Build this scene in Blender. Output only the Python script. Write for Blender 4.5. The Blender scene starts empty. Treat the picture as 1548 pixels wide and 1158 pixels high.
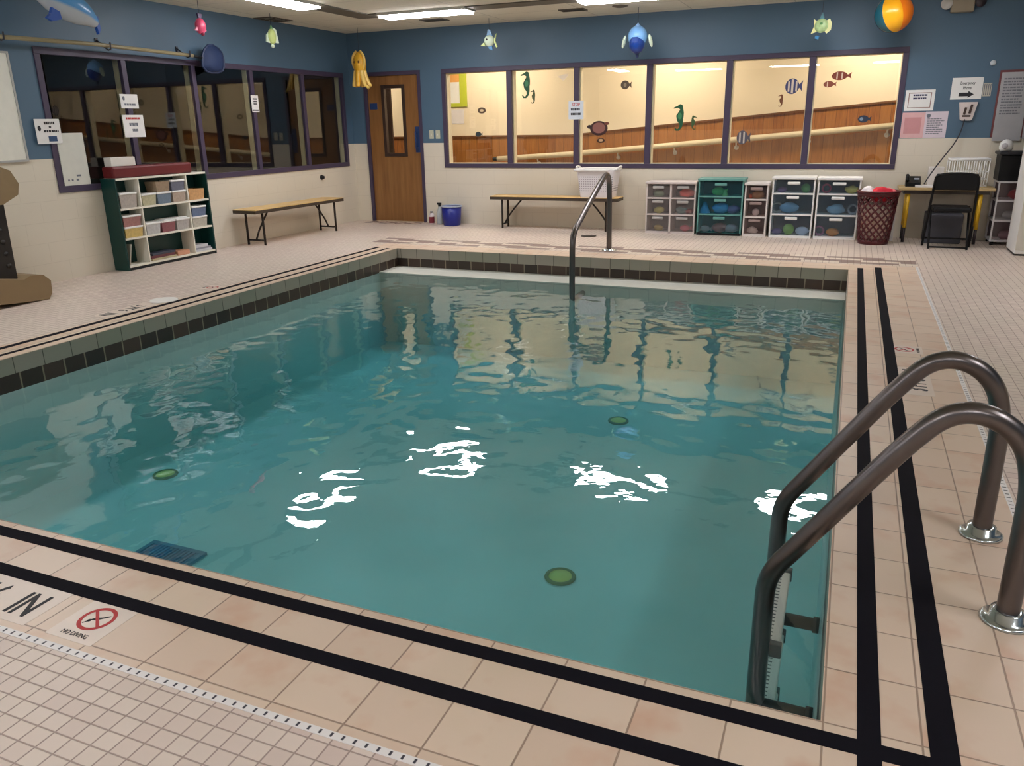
import bpy, bmesh, math, random
from mathutils import Vector, Matrix, Euler, noise
random.seed(7)
C = bpy.context.scene.collection
PI = math.pi

# ------------------------------------------------------------------ helpers
def lin(c):
    c = c / 255.0
    return c / 12.92 if c <= 0.04045 else ((c + 0.055) / 1.055) ** 2.4
def S(r, g, b): return (lin(r), lin(g), lin(b), 1.0)

class NT:
    def __init__(s, name):
        s.m = bpy.data.materials.new(name); s.m.use_nodes = True
        s.t = s.m.node_tree; s.t.nodes.clear()
        s.out = s.t.nodes.new('ShaderNodeOutputMaterial')
    def n(s, typ, **kw):
        nd = s.t.nodes.new(typ)
        for k, v in kw.items():
            if k.startswith('_'): setattr(nd, k[1:], v)
        return nd
    def link(s, a, b): s.t.links.new(a, b)
    def val(s, sock, v):
        if hasattr(v, 'is_output'): s.link(v, sock)
        else: sock.default_value = v
    def math(s, op, a, b=0.0, c=None):
        nd = s.t.nodes.new('ShaderNodeMath'); nd.operation = op
        s.val(nd.inputs[0], a); s.val(nd.inputs[1], b)
        if c is not None: s.val(nd.inputs[2], c)
        return nd.outputs[0]
    def mix(s, f, a, b):
        nd = s.t.nodes.new('ShaderNodeMix'); nd.data_type = 'RGBA'
        s.val(nd.inputs[0], f); s.val(nd.inputs[6], a); s.val(nd.inputs[7], b)
        return nd.outputs[2]
    def ramp(s, x, lo, hi):
        nd = s.t.nodes.new('ShaderNodeMapRange'); nd.clamp = True
        s.val(nd.inputs[0], x); nd.inputs[1].default_value = lo; nd.inputs[2].default_value = hi
        return nd.outputs[0]
    def coords(s):
        tc = s.t.nodes.new('ShaderNodeTexCoord'); sp = s.t.nodes.new('ShaderNodeSeparateXYZ')
        s.link(tc.outputs['Object'], sp.inputs[0]); s.oc = tc.outputs['Object']
        return sp.outputs[0], sp.outputs[1], sp.outputs[2]
    def noise(s, scale, detail=3.0, rough=0.5, vec=None):
        nd = s.t.nodes.new('ShaderNodeTexNoise'); nd.inputs['Scale'].default_value = scale
        nd.inputs['Detail'].default_value = detail; nd.inputs['Roughness'].default_value = rough
        if vec is not None: s.link(vec, nd.inputs['Vector'])
        return nd.outputs[0]
    def vec(s, x, y, z=0.0):
        nd = s.t.nodes.new('ShaderNodeCombineXYZ')
        s.val(nd.inputs[0], x); s.val(nd.inputs[1], y); s.val(nd.inputs[2], z)
        return nd.outputs[0]
    def white(s, v):
        nd = s.t.nodes.new('ShaderNodeTexWhiteNoise'); nd.noise_dimensions = '3D'; s.link(v, nd.inputs['Vector'])
        return nd.outputs[0]
    def joint(s, x, x0, p, w):
        """1 inside the joint lines at x0 + k*p of width w; also the cell number"""
        t = s.math('DIVIDE', s.math('SUBTRACT', x, x0), p)
        fr = s.math('FRACT', s.math('ADD', t, 0.5))
        d = s.math('MULTIPLY', s.math('ABSOLUTE', s.math('SUBTRACT', fr, 0.5)), p)
        return s.math('SUBTRACT', 1.0, s.ramp(d, w * 0.35, w * 0.65)), s.math('FLOOR', t)
    def principled(s, col, rough=0.5, metal=0.0, spec=0.5, bump=None, bdist=0.002, coat=0.0):
        p = s.t.nodes.new('ShaderNodeBsdfPrincipled')
        s.val(p.inputs['Base Color'], col); s.val(p.inputs['Roughness'], rough); s.val(p.inputs['Metallic'], metal)
        p.inputs['Specular IOR Level'].default_value = spec
        p.inputs['Coat Weight'].default_value = coat
        if bump is not None:
            b = s.t.nodes.new('ShaderNodeBump'); b.inputs['Distance'].default_value = bdist
            s.link(bump, b.inputs['Height']); s.link(b.outputs[0], p.inputs['Normal'])
        s.link(p.outputs[0], s.out.inputs[0]); return p

_mc = {}
def mat(rgb, rough=0.5, metal=0.0, var=0.08, scale=12.0, spec=0.5, coat=0.0):
    key = (rgb, rough, metal, var, scale, spec, coat)
    if key in _mc: return _mc[key]
    t = NT('paint_%d_%d_%d' % rgb); t.coords()
    f = t.noise(scale, 3.0, 0.5, t.oc)
    c = S(*rgb)
    d = tuple(x * (1 - var) for x in c[:3]) + (1,); u = tuple(min(1, x * (1 + var)) for x in c[:3]) + (1,)
    t.principled(t.mix(f, d, u), rough, metal, spec, coat=coat)
    _mc[key] = t.m
    return t.m

def emit_mat(name, rgb, strength):
    t = NT(name); e = t.n('ShaderNodeEmission'); e.inputs[0].default_value = S(*rgb); e.inputs[1].default_value = strength
    t.link(e.outputs[0], t.out.inputs[0]); return t.m

def sheet_glass(name, tint, refl=1.0, ior=1.45, haze=0.0, haze_rgb=(200, 205, 210), bump=None):
    t = NT(name)
    g = t.n('ShaderNodeNewGeometry')
    fr = t.n('ShaderNodeFresnel')
    iorv = t.math('ADD', t.math('MULTIPLY', g.outputs['Backfacing'], 1.0 / ior - ior), ior)
    t.link(iorv, fr.inputs[0])
    tr = t.n('ShaderNodeBsdfTransparent'); tr.inputs[0].default_value = tint
    gl = t.n('ShaderNodeBsdfGlossy'); gl.inputs['Roughness'].default_value = 0.0
    gl.inputs[0].default_value = (refl, refl, refl, 1)
    base = tr.outputs[0]
    if haze > 0:
        df = t.n('ShaderNodeBsdfDiffuse'); df.inputs[0].default_value = S(*haze_rgb)
        mh = t.n('ShaderNodeMixShader'); mh.inputs[0].default_value = haze
        t.link(base, mh.inputs[1]); t.link(df.outputs[0], mh.inputs[2]); base = mh.outputs[0]
        gl.inputs['Roughness'].default_value = 0.15
    m = t.n('ShaderNodeMixShader'); t.link(fr.outputs[0], m.inputs[0])
    t.link(base, m.inputs[1]); t.link(gl.outputs[0], m.inputs[2])
    if bump:
        t.coords(); b = t.n('ShaderNodeBump'); b.inputs['Distance'].default_value = bump[1]
        t.link(t.noise(bump[0], 2.0, 0.5, t.oc), b.inputs['Height'])
        t.link(b.outputs[0], gl.inputs['Normal']); t.link(b.outputs[0], fr.inputs['Normal'])
    t.link(m.outputs[0], t.out.inputs[0]); return t.m

class MB:
    def __init__(s): s.bm = bmesh.new(); s.mi = 0
    def _add(s, tb, mtx=None, smooth=False):
        if mtx is not None: bmesh.ops.transform(tb, matrix=mtx, verts=tb.verts)
        for f in tb.faces: f.material_index = s.mi; f.smooth = smooth
        me = bpy.data.meshes.new('tmp'); tb.to_mesh(me); tb.free(); s.bm.from_mesh(me); bpy.data.meshes.remove(me)
        return s
    def box(s, lo, hi, bev=0.0, rot=None):
        c = [(a + b) / 2 for a, b in zip(lo, hi)]; d = [abs(b - a) for a, b in zip(lo, hi)]
        tb = bmesh.new(); bmesh.ops.create_cube(tb, size=1.0)
        bmesh.ops.transform(tb, matrix=Matrix.Diagonal((*d, 1)), verts=tb.verts)
        if bev > 0: bmesh.ops.bevel(tb, geom=tb.edges[:], offset=min(bev, min(d) * 0.45), segments=2, profile=0.5, affect='EDGES')
        m = Matrix.Translation(c)
        if rot is not None: m = m @ Euler(rot).to_matrix().to_4x4()
        return s._add(tb, m)
    def cyl(s, a, b, r, r2=None, seg=20, smooth=True):
        a, b = Vector(a), Vector(b); r2 = r if r2 is None else r2
        tb = bmesh.new(); bmesh.ops.create_cone(tb, cap_ends=True, segments=seg, radius1=r, radius2=r2, depth=(b - a).length)
        q = Vector((0, 0, 1)).rotation_difference((b - a).normalized()).to_matrix().to_4x4()
        s._add(tb, Matrix.Translation((a + b) / 2) @ q, smooth)
        return s
    def ball(s, c, r, rot=None, seg=20, dist=0.0, seed=0):
        tb = bmesh.new(); bmesh.ops.create_uvsphere(tb, u_segments=seg, v_segments=max(6, seg * 2 // 3), radius=1.0)
        r = (r, r, r) if not hasattr(r, '__len__') else r
        if dist:
            for v in tb.verts:
                v.co *= 1 + dist * noise.noise(v.co * 1.7 + Vector((seed * 3.1, seed, 0)))
        m = Matrix.Translation(c)
        if rot is not None: m = m @ Euler(rot).to_matrix().to_4x4()
        return s._add(tb, m @ Matrix.Diagonal((*r, 1)), True)
    def tube(s, pts, r, seg=12, closed=False, radii=None):
        P = [Vector(p) for p in pts]; n = len(P); tb = bmesh.new(); rings = []
        T = []
        for i in range(n):
            a = P[(i - 1) % n] if (closed or i > 0) else P[i]; b = P[(i + 1) % n] if (closed or i < n - 1) else P[i]
            T.append((b - a).normalized())
        up = Vector((0, 0, 1)) if abs(T[0].z) < 0.9 else Vector((1, 0, 0))
        N = (up - T[0] * up.dot(T[0])).normalized()
        for i in range(n):
            if i:
                q = T[i - 1].rotation_difference(T[i]); N = q @ N
                N = (N - T[i] * N.dot(T[i])).normalized()
            B = T[i].cross(N); rr = radii[i] if radii else r
            rings.append([tb.verts.new(P[i] + (N * math.cos(2 * PI * k / seg) + B * math.sin(2 * PI * k / seg)) * rr) for k in range(seg)])
        m = n if closed else n - 1
        for i in range(m):
            A, Bq = rings[i], rings[(i + 1) % n]
            for k in range(seg): tb.faces.new((A[k], A[(k + 1) % seg], Bq[(k + 1) % seg], Bq[k]))
        if not closed: tb.faces.new(list(reversed(rings[0]))); tb.faces.new(rings[-1])
        bmesh.ops.recalc_face_normals(tb, faces=tb.faces)
        return s._add(tb, None, True)
    def lathe(s, c, prof, seg=28, axis=None, caps=True):
        tb = bmesh.new(); rings = []
        for (r, z) in prof: rings.append([tb.verts.new((r * math.cos(2 * PI * k / seg), r * math.sin(2 * PI * k / seg), z)) for k in range(seg)])
        for A, B in zip(rings, rings[1:]):
            for k in range(seg): tb.faces.new((A[k], A[(k + 1) % seg], B[(k + 1) % seg], B[k]))
        if caps: tb.faces.new(list(reversed(rings[0]))); tb.faces.new(rings[-1])
        m = Matrix.Translation(c)
        if axis is not None: m = m @ Vector((0, 0, 1)).rotation_difference(Vector(axis).normalized()).to_matrix().to_4x4()
        return s._add(tb, m, True)
    def prism(s, poly, o, u, v, depth, smooth=False):
        """polygon (2-D) placed at o with axes u, v, extruded by depth along u x v"""
        o, u, v = Vector(o), Vector(u), Vector(v); w = u.cross(v).normalized() * depth
        tb = bmesh.new()
        a = [tb.verts.new(o + u * p[0] + v * p[1]) for p in poly]; b = [tb.verts.new(x.co + w) for x in a]
        tb.faces.new(list(reversed(a))); tb.faces.new(b); n = len(a)
        for i in range(n): tb.faces.new((a[i], a[(i + 1) % n], b[(i + 1) % n], b[i]))
        bmesh.ops.recalc_face_normals(tb, faces=tb.faces)
        return s._add(tb, None, smooth)
    def quads(s, verts, faces, smooth=False):
        tb = bmesh.new(); vs = [tb.verts.new(v) for v in verts]
        for f in faces: tb.faces.new([vs[i] for i in f])
        return s._add(tb, None, smooth)
    def build(s, name, m, parent=None, label=None):
        me = bpy.data.meshes.new(name); s.bm.to_mesh(me); s.bm.free()
        for x in (m if isinstance(m, (list, tuple)) else [m]): me.materials.append(x)
        o = bpy.data.objects.new(name, me); C.objects.link(o)
        if parent is not None:
            o.parent = parent; o.matrix_parent_inverse = Matrix.Translation(parent.location).inverted() if parent.rotation_euler == Euler((0, 0, 0)) else parent.matrix_basis.inverted()
        if label: o['label'] = label
        return o

def tag(o, label, cat, group=None):
    o['label'] = label; o['category'] = cat
    if group: o['group'] = group
    return o
def thing(name, label, cat, loc, group=None):
    o = bpy.data.objects.new(name, None); o.empty_display_size = 0.05; C.objects.link(o); o.location = loc
    return tag(o, label, cat, group)
def struct(name, mb, m, parent=None):
    o = mb.build(name, m, parent); o['kind'] = 'structure'; return o

def text_mesh(txt, size, bold=0.0):
    cu = bpy.data.curves.new('lettering', 'FONT'); cu.body = txt; cu.size = size; cu.extrude = 0.0004; cu.offset = bold
    cu.align_x = 'CENTER'; cu.align_y = 'CENTER'
    o = bpy.data.objects.new('tmp', cu); C.objects.link(o)
    dg = bpy.context.evaluated_depsgraph_get(); me = bpy.data.meshes.new_from_object(o.evaluated_get(dg))
    bpy.data.objects.remove(o); bpy.data.curves.remove(cu); return me
def lettering(txt, size, o, u, v, m, parent, sx=1.0, bold=0.0):
    """flat letters centred at o; u = reading direction, v = up"""
    me = text_mesh(txt, size, bold); u, v = Vector(u), Vector(v); w = u.cross(v)
    mt = Matrix((u * sx, v, w)).transposed().to_4x4(); mt.translation = Vector(o)
    me.transform(mt); me.materials.clear(); me.materials.append(m)
    ob = bpy.data.objects.new('lettering', me); C.objects.link(ob)
    if parent is not None: ob.parent = parent; ob.matrix_parent_inverse = Matrix.Translation(parent.location).inverted()
    return ob

# ------------------------------------------------------------------ dimensions
H = 1.4
XL, YB, XR, YF, ZC = -7.15, 10.84, 3.6, -2.2, 2.73
PX0, PX1, PY0, PY1 = -5.0, 0.07, 1.74, 8.335      # pool edges
ZW = -0.22                                          # water level
WABS, WSCA = 0.76, 0.06
ZB = -1.05                                          # pool bottom

# ------------------------------------------------------------------ camera
cam = bpy.data.cameras.new('camera'); co = bpy.data.objects.new('camera', cam); C.objects.link(co)
R = ((0.9234080220919206, 0.38342753293175263, -0.01734796028807948), (0.10402928264673926, -0.29352815327046605, -0.9502731878726426), (-0.36945301878356857, 0.875685188996308, -0.3109339426376744))
mw = Matrix(((R[0][0], -R[1][0], -R[2][0], 0), (R[0][1], -R[1][1], -R[2][1], 0), (R[0][2], -R[1][2], -R[2][2], H), (0, 0, 0, 1)))
co.matrix_world = mw
cam.sensor_width = 36.0; cam.sensor_fit = 'HORIZONTAL'; cam.lens = 1192.803 / 1548.0 * 36.0; cam.clip_start = 0.05
bpy.context.scene.camera = co

# ------------------------------------------------------------------ shared materials
PURPLE = mat((66, 56, 79), 0.45)
CREAM = mat((232, 220, 190), 0.5)
JAMB = mat((178, 172, 140), 0.6)
WHITE = mat((236, 236, 234), 0.45, var=0.03)
OFFWHITE = mat((214, 210, 198), 0.5)
BLACK = mat((8, 8, 11), 0.5, spec=0.3)
TAPE = mat((16, 14, 23), 0.85, var=0.2, scale=30, spec=0.15)
INK = mat((34, 34, 40), 0.6)
GREYINK = mat((112, 116, 126), 0.7)
RED = mat((185, 42, 42), 0.5)
STEEL = mat((112, 106, 105), 0.3, 1.0, var=0.18, scale=9)
CHROME = mat((196, 204, 208), 0.2, 1.0)
DARKSTEEL = mat((52, 46, 42), 0.4, 0.6)
GLASS = sheet_glass('window_glass', (0.97, 0.98, 0.97, 1), ior=1.5)
STRING = mat((60, 70, 80), 0.6)

# ------------------------------------------------------------------ floor and deck
t = NT('mosaic_floor'); x, y, z = t.coords()
jx, cx = t.joint(x, 0.0, 0.0595, 0.0042); jy, cy = t.joint(y, 0.0, 0.0535, 0.0042)
j = t.math('MAXIMUM', jx, jy)
w = t.white(t.vec(cx, cy)); blot = t.noise(1.1, 4.0, 0.55, t.oc)
base = t.mix(w, S(214, 194, 184), S(226, 210, 198)); base = t.mix(t.ramp(blot, 0.35, 0.7), base, S(216, 203, 188))
# mauve dashes of the accent mosaic along the far pool edge
row = t.math('FLOOR', t.math('DIVIDE', t.math('SUBTRACT', y, 8.72), 0.107))
ph = t.math('FRACT', t.math('ADD', t.math('DIVIDE', t.math('ADD', x, 5.6), 0.93), t.math('MULTIPLY', row, 0.38)))
inb = t.math('MULTIPLY', t.math('GREATER_THAN', y, 8.72), t.math('LESS_THAN', y, 9.14))
inb = t.math('MULTIPLY', inb, t.math('MULTIPLY', t.math('GREATER_THAN', x, -5.6), t.math('LESS_THAN', x, 0.7)))
dash = t.math('MULTIPLY', inb, t.math('LESS_THAN', ph, 0.6))
base = t.mix(dash, base, S(142, 120, 114))
b2 = t.math('MULTIPLY', inb, t.math('GREATER_THAN', ph, 0.6)); base = t.mix(t.math('MULTIPLY', b2, 0.5), base, S(236, 224, 208))
dx = t.math('MULTIPLY', t.math('GREATER_THAN', y, 10.55), t.math('MULTIPLY', t.math('LESS_THAN', x, -5.95), t.math('GREATER_THAN', x, -6.9)))
ph2 = t.math('FRACT', t.math('ADD', t.math('DIVIDE', x, 0.26), t.math('MULTIPLY', t.math('FLOOR', t.math('DIVIDE', y, 0.09)), 0.5)))
base = t.mix(t.math('MULTIPLY', dx, t.math('LESS_THAN', ph2, 0.5)), base, S(128, 104, 96))
col = t.mix(t.math('MULTIPLY', j, 0.75), base, S(150, 128, 118))
t.principled(col, t.math('ADD', 0.38, t.math('MULTIPLY', j, 0.3)), bump=t.math('SUBTRACT', 1.0, j), bdist=0.0008)
M_MOSAIC = t.m

t = NT('coping_tile'); x, y, z = t.coords()
jx, cx = t.joint(x, 0.0755, 0.2185, 0.0048); jy, cy = t.joint(y, 1.737, 0.2185, 0.0048)
j = t.math('MAXIMUM', jx, jy); w = t.white(t.vec(cx, cy))
off = t.n('ShaderNodeVectorMath'); off.operation = 'ADD'; t.link(t.oc, off.inputs[0])
sc = t.n('ShaderNodeVectorMath'); sc.operation = 'SCALE'; t.link(t.vec(w, w, w), sc.inputs[0]); sc.inputs[3].default_value = 9.0
t.link(sc.outputs[0], off.inputs[1])
bl = t.noise(5.5, 3.0, 0.55, off.outputs[0])
base = t.mix(w, S(226, 204, 183), S(219, 195, 174)); base = t.mix(t.ramp(bl, 0.52, 0.78), base, S(212, 172, 146))
base = t.mix(t.math('MULTIPLY', t.ramp(t.noise(2.2, 3, 0.5, t.oc), 0.5, 0.75), 0.35), base, S(206, 190, 160))
col = t.mix(t.math('MULTIPLY', j, 0.8), base, S(146, 120, 102))
t.principled(col, 0.36, bump=t.math('SUBTRACT', 1.0, j), bdist=0.001)
M_COPING = t.m

def ring(mb, o, i, z0, z1):
    (ox0, oy0, ox1, oy1), (ix0, iy0, ix1, iy1) = o, i
    mb.box((ox0, oy0, z0), (ox1, iy0, z1)); mb.box((ox0, iy1, z0), (ox1, oy1, z1))
    mb.box((ox0, iy0, z0), (ix0, iy1, z1)); mb.box((ix1, iy0, z0), (ox1, iy1, z1))
CO = (-5.34, 1.27, 0.678, 8.66)
mb = MB(); ring(mb, (XL, YF, XR, YB), (CO[0], 1.247, 0.701, CO[3]), -0.12, 0.0); struct('floor', mb, M_MOSAIC)
mb = MB(); ring(mb, CO, (PX0, PY0, PX1, PY1), -0.004, 0.0); o = struct('floor_coping', mb, M_COPING)

# slotted drain along the coping
t = NT('drain_slots'); x, y, z = t.coords()
d = t.n('ShaderNodeMath')
jx, _ = t.joint(x, 0.0, 0.033, 0.007); jy, _ = t.joint(y, 0.0, 0.033, 0.007)
front = t.math('LESS_THAN', y, 1.2705)
inx = t.math('MULTIPLY', t.math('GREATER_THAN', y, 1.2515), t.math('LESS_THAN', y, 1.2655))
iny = t.math('MULTIPLY', t.math('GREATER_THAN', x, 0.6825), t.math('LESS_THAN', x, 0.6965))
k = t.math('ADD', t.math('MULTIPLY', front, t.math('MULTIPLY', jx, inx)), t.math('MULTIPLY', t.math('SUBTRACT', 1.0, front), t.math('MULTIPLY', jy, iny)))
t.principled(t.mix(k, S(236, 232, 230), S(52, 50, 62)), 0.45)
tr = thing('trench_drain', 'white slotted drain channel running along the outer edge of the coping tiles', 'drain', (0.69, 1.258, 0))
MB().box((-5.34, 1.247, -0.05), (0.678, 1.2698, 0.0015)).build('drain_channel', t.m, tr)
MB().box((0.678, 1.247, -0.05), (0.701, CO[3], 0.0015)).build('drain_channel', t.m, tr)

def tape(n, lo, hi): struct('trim_%d' % n, MB().box((*lo, -0.002), (*hi, 0.0016)), TAPE)
tape(1, (0.152, 1.47), (0.205, 8.45)); tape(2, (0.308, 1.653), (0.37, 8.53))
tape(3, (-5.125, 1.653), (0.152, 1.705)); tape(4, (0.205, 1.653), (0.308, 1.705))
tape(5, (-5.30, 1.47), (0.152, 1.522))
tape(6, (-5.125, 1.705), (-5.083, 8.30)); tape(7, (-5.30, 1.522), (-5.245, 8.36))

# ------------------------------------------------------------------ pool basin
t = NT('pool_wall_tile'); x, y, z = t.coords()
g = t.n('ShaderNodeNewGeometry'); sp = t.n('ShaderNodeSeparateXYZ'); t.link(g.outputs['Normal'], sp.inputs[0])
ax = t.math('GREATER_THAN', t.math('ABSOLUTE', sp.outputs[0]), 0.5)          # walls facing x run along y
along = t.math('ADD', t.math('MULTIPLY', ax, y), t.math('MULTIPLY', t.math('SUBTRACT', 1.0, ax), x))
j1, c1 = t.joint(along, 0.0755, 0.2185, 0.006); j2, c2 = t.joint(along, 0.02, 0.168, 0.011)
w1 = t.white(t.vec(c1, ax, 1.0)); w2 = t.white(t.vec(c2, ax, 2.0))
grey = t.mix(w1, S(150, 150, 134), S(166, 158, 146)); grey = t.mix(j1, grey, S(84, 82, 72))
dark = t.mix(w2, S(52, 42, 36), S(80, 62, 52)); dark = t.mix(t.math('MULTIPLY', j2, 0.85), dark, S(150, 140, 116))
pl = t.noise(1.3, 4.0, 0.5, t.oc); plaster = t.mix(t.ramp(pl, 0.3, 0.7), S(206, 224, 220), S(226, 238, 234))
c = t.mix(t.ramp(z, -0.1152, -0.1148), dark, grey); c = t.mix(t.ramp(z, ZW - 0.0085, ZW - 0.0075), plaster, c)
t.principled(c, t.math('ADD', 0.35, 0.0))
M_POOL = t.m
mb = MB(); T = 0.25
mb.box((PX0 - T, PY0 - T, ZB), (PX0, PY1 + T, -0.004)); mb.box((PX1, PY0 - T, ZB), (PX1 + T, PY1 + T, -0.004))
mb.box((PX0, PY0 - T, ZB), (PX1, PY0, -0.004)); mb.box((PX0, PY1, ZB), (PX1, PY1 + T, -0.004))
mb.box((PX0 - T, PY0 - T, ZB - 0.15), (PX1 + T, PY1 + T, ZB))
struct('floor_pool_basin', mb, M_POOL)
STEPW = mat((206, 206, 196), 0.5)
STEPT = mat((190, 210, 206), 0.5)
mb = MB(); mb.box((PX0, 7.90, ZB), (PX1, PY1, ZW + 0.006))
struct('floor_pool_steps', mb, STEPW)

# water surface: long crossing ripples
rs = random.Random(21); comps = []
for i in range(26):
    lam = 0.11 * (4.0 ** rs.random()); a = rs.random() * 2 * PI
    comps.append((2 * PI / lam * math.cos(a), 2 * PI / lam * math.sin(a), rs.random() * 2 * PI, lam))
amp = 0.0056
def wave(x, y):
    qx = x + 0.10 * noise.noise(Vector((x * 1.3, y * 1.3, 3.0))); qy = y + 0.10 * noise.noise(Vector((x * 1.3, y * 1.3, 9.0)))
    k = 0.65 + 0.6 * noise.noise(Vector((x * 0.6, y * 0.6, 1.0)))
    return k * amp / 26 ** 0.5 * sum(l * math.sin(kx * qx + ky * qy + p) for kx, ky, p, l in comps)
nx, ny = 211, 257; wx0, wx1, wy0, wy1 = PX0 - 0.001, PX1 + 0.001, PY0 - 0.001, 7.901
vs = [(wx0 + (wx1 - wx0) * i / (nx - 1), wy0 + (wy1 - wy0) * jn / (ny - 1)) for jn in range(ny) for i in range(nx)]
vs = [(a, b, ZW + wave(a, b)) for a, b in vs]
fs = [(jn * nx + i, jn * nx + i + 1, (jn + 1) * nx + i + 1, (jn + 1) * nx + i) for jn in range(ny - 1) for i in range(nx - 1)]
M_WATER = sheet_glass('pool_water', (0.97, 0.99, 0.99, 1), ior=1.75, bump=(10.0, 0.0008))
nt_ = M_WATER.node_tree
va = nt_.nodes.new('ShaderNodeVolumeAbsorption'); va.inputs[0].default_value = (0.30, 0.765, 0.81, 1); va.inputs[1].default_value = WABS
vsn = nt_.nodes.new('ShaderNodeVolumeScatter'); vsn.inputs[0].default_value = (0.55, 0.95, 1.0, 1); vsn.inputs[1].default_value = WSCA
ad = nt_.nodes.new('ShaderNodeAddShader'); nt_.links.new(va.outputs[0], ad.inputs[0]); nt_.links.new(vsn.outputs[0], ad.inputs[1])
nt_.links.new(ad.outputs[0], [n_ for n_ in nt_.nodes if n_.type == 'OUTPUT_MATERIAL'][0].inputs[1])
nb_ = len(vs); border = [i for i in range(nx)] + [jn * nx + nx - 1 for jn in range(1, ny)] + [(ny - 1) * nx + i for i in range(nx - 2, -1, -1)] + [jn * nx for jn in range(ny - 2, 0, -1)]
vs += [(vs[i][0], vs[i][1], ZB - 0.02) for i in border]; nbd = len(border)
fs += [(border[k], nb_ + k, nb_ + (k + 1) % nbd, border[(k + 1) % nbd]) for k in range(nbd)]; fs.append(tuple(nb_ + k for k in reversed(range(nbd))))
me = bpy.data.meshes.new('water'); me.from_pydata(vs, [], fs); me.materials.append(M_WATER)
for p in me.polygons: p.use_smooth = p.index < (nx - 1) * (ny - 1)
o = bpy.data.objects.new('water', me); C.objects.link(o); o['kind'] = 'structure'

# ------------------------------------------------------------------ walls
t = NT('painted_wall'); x, y, z = t.coords()
u = t.math('ADD', x, y); jr, _ = t.joint(z, 1.165, 0.195, 0.005)
jv, _ = t.joint(t.math('ADD', u, t.math('MULTIPLY', t.math('FLOOR', t.math('DIVIDE', z, 0.195)), 0.195)), 0.0, 0.39, 0.005)
jj = t.math('MULTIPLY', t.math('MAXIMUM', jr, jv), 0.16); n1 = t.noise(0.8, 3, 0.5, t.oc)
low = t.mix(n1, S(216, 207, 188), S(222, 214, 198)); low = t.mix(jj, low, S(150, 138, 120))
up = t.mix(n1, S(74, 100, 122), S(80, 108, 130))
t.principled(t.mix(t.ramp(z, 1.163, 1.167), low, up), t.math('ADD', 0.38, t.math('MULTIPLY', t.math('GREATER_THAN', z, 1.165), 0.1)))
M_WALL = t.m
WL = (5.62, 10.66, 0.84, 2.172)     # left window y0 y1 z0 z1
mb = MB(); a = XL - 0.15
mb.box((a, YF, -0.12), (XL, WL[0], ZC)); mb.box((a, WL[1], -0.12), (XL, YB + 0.15, ZC))
mb.box((a, WL[0], -0.12), (XL, WL[1], WL[2])); mb.box((a, WL[0], WL[3]), (XL, WL[1], ZC)); struct('wall_left', mb, M_WALL)
WBK = (-5.59, 0.474, 0.812, 2.177)
DO = (-6.905, -5.935, 2.178)
mb = MB(); b = YB + 0.15
mb.box((XL, YB, -0.12), (DO[0], b, ZC)); mb.box((DO[1], YB, -0.12), (WBK[0], b, ZC)); mb.box((DO[0], YB, DO[2]), (DO[1], b, ZC))
mb.box((WBK[0], YB, -0.12), (WBK[1], b, WBK[2])); mb.box((WBK[0], YB, WBK[3]), (WBK[1], b, ZC)); mb.box((WBK[1], YB, -0.12), (XR, b, ZC)); struct('wall_back', mb, M_WALL)
struct('wall_right', MB().box((XR, YF, -0.12), (XR + 0.15, b, ZC)), M_WALL)
struct('wall_front', MB().box((a, YF - 0.15, -0.12), (XR + 0.15, YF, ZC)), M_WALL)

t = NT('ceiling_tile'); x, y, z = t.coords()
jx, cx = t.joint(x, -5.7, 1.22, 0.014); jy, cy = t.joint(y, 9.43, 0.61, 0.014)
w = t.white(t.vec(cx, cy)); sp_ = t.noise(90, 2, 0.6, t.oc)
base = t.mix(w, S(222, 217, 200), S(230, 226, 210)); base = t.mix(t.math('MULTIPLY', t.ramp(sp_, 0.55, 0.75), 0.25), base, S(150, 144, 126))
t.principled(t.mix(t.math('MULTIPLY', t.math('MAXIMUM', jx, jy), 0.5), base, S(150, 148, 138)), 0.85)
struct('ceiling', MB().box((a, YF - 0.15, ZC), (XR + 0.15, b, ZC + 0.12)), t.m)

# window on the left wall
def window_frame(mb, horiz, p0, p1, z0, z1, front, depth, w, muls, mw_):
    """frame bars on one wall; horiz(s, d, z) maps along / outwards / up to a point"""
    def bar(s0, s1, za, zb, d0=0.0, d1=1.0):
        A = horiz(s0, front + (depth) * d0, za); B = horiz(s1, front + depth * d1, zb)
        mb.box([min(p, q) for p, q in zip(A, B)], [max(p, q) for p, q in zip(A, B)], 0.004)
    bar(p0, p1, z0, z0 + w); bar(p0, p1, z1 - w, z1); bar(p0, p0 + w, z0 + w, z1 - w); bar(p1 - w, p1, z0 + w, z1 - w)
    for m_ in muls: bar(m_ - mw_ / 2, m_ + mw_ / 2, z0 + w, z1 - w)
wl = struct('window_1', MB(), PURPLE)
mb = MB(); window_frame(mb, lambda s, d, z: (XL + d, s, z), WL[0], WL[1], WL[2], WL[3], 0.014, -0.045, 0.062, [6.635, 7.625, 8.615, 9.67], 0.062); struct('window_frame', mb, PURPLE, wl)
mb = MB(); window_frame(mb, lambda s, d, z: (XL + d, s, z), WL[0], WL[1], WL[2], WL[3], -0.045, -0.07, 0.05, [6.635, 7.625, 8.615, 9.67], 0.05); struct('window_jamb', mb, JAMB, wl)
ys = [WL[0] + 0.06, 6.635, 7.625, 8.615, 9.67, WL[1] - 0.06]
for i in range(5): struct('pane', MB().box((XL - 0.006, ys[i] + 0.03, WL[2] + 0.06), (XL, ys[i + 1] - 0.03, WL[3] - 0.06)), GLASS, wl)
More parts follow.
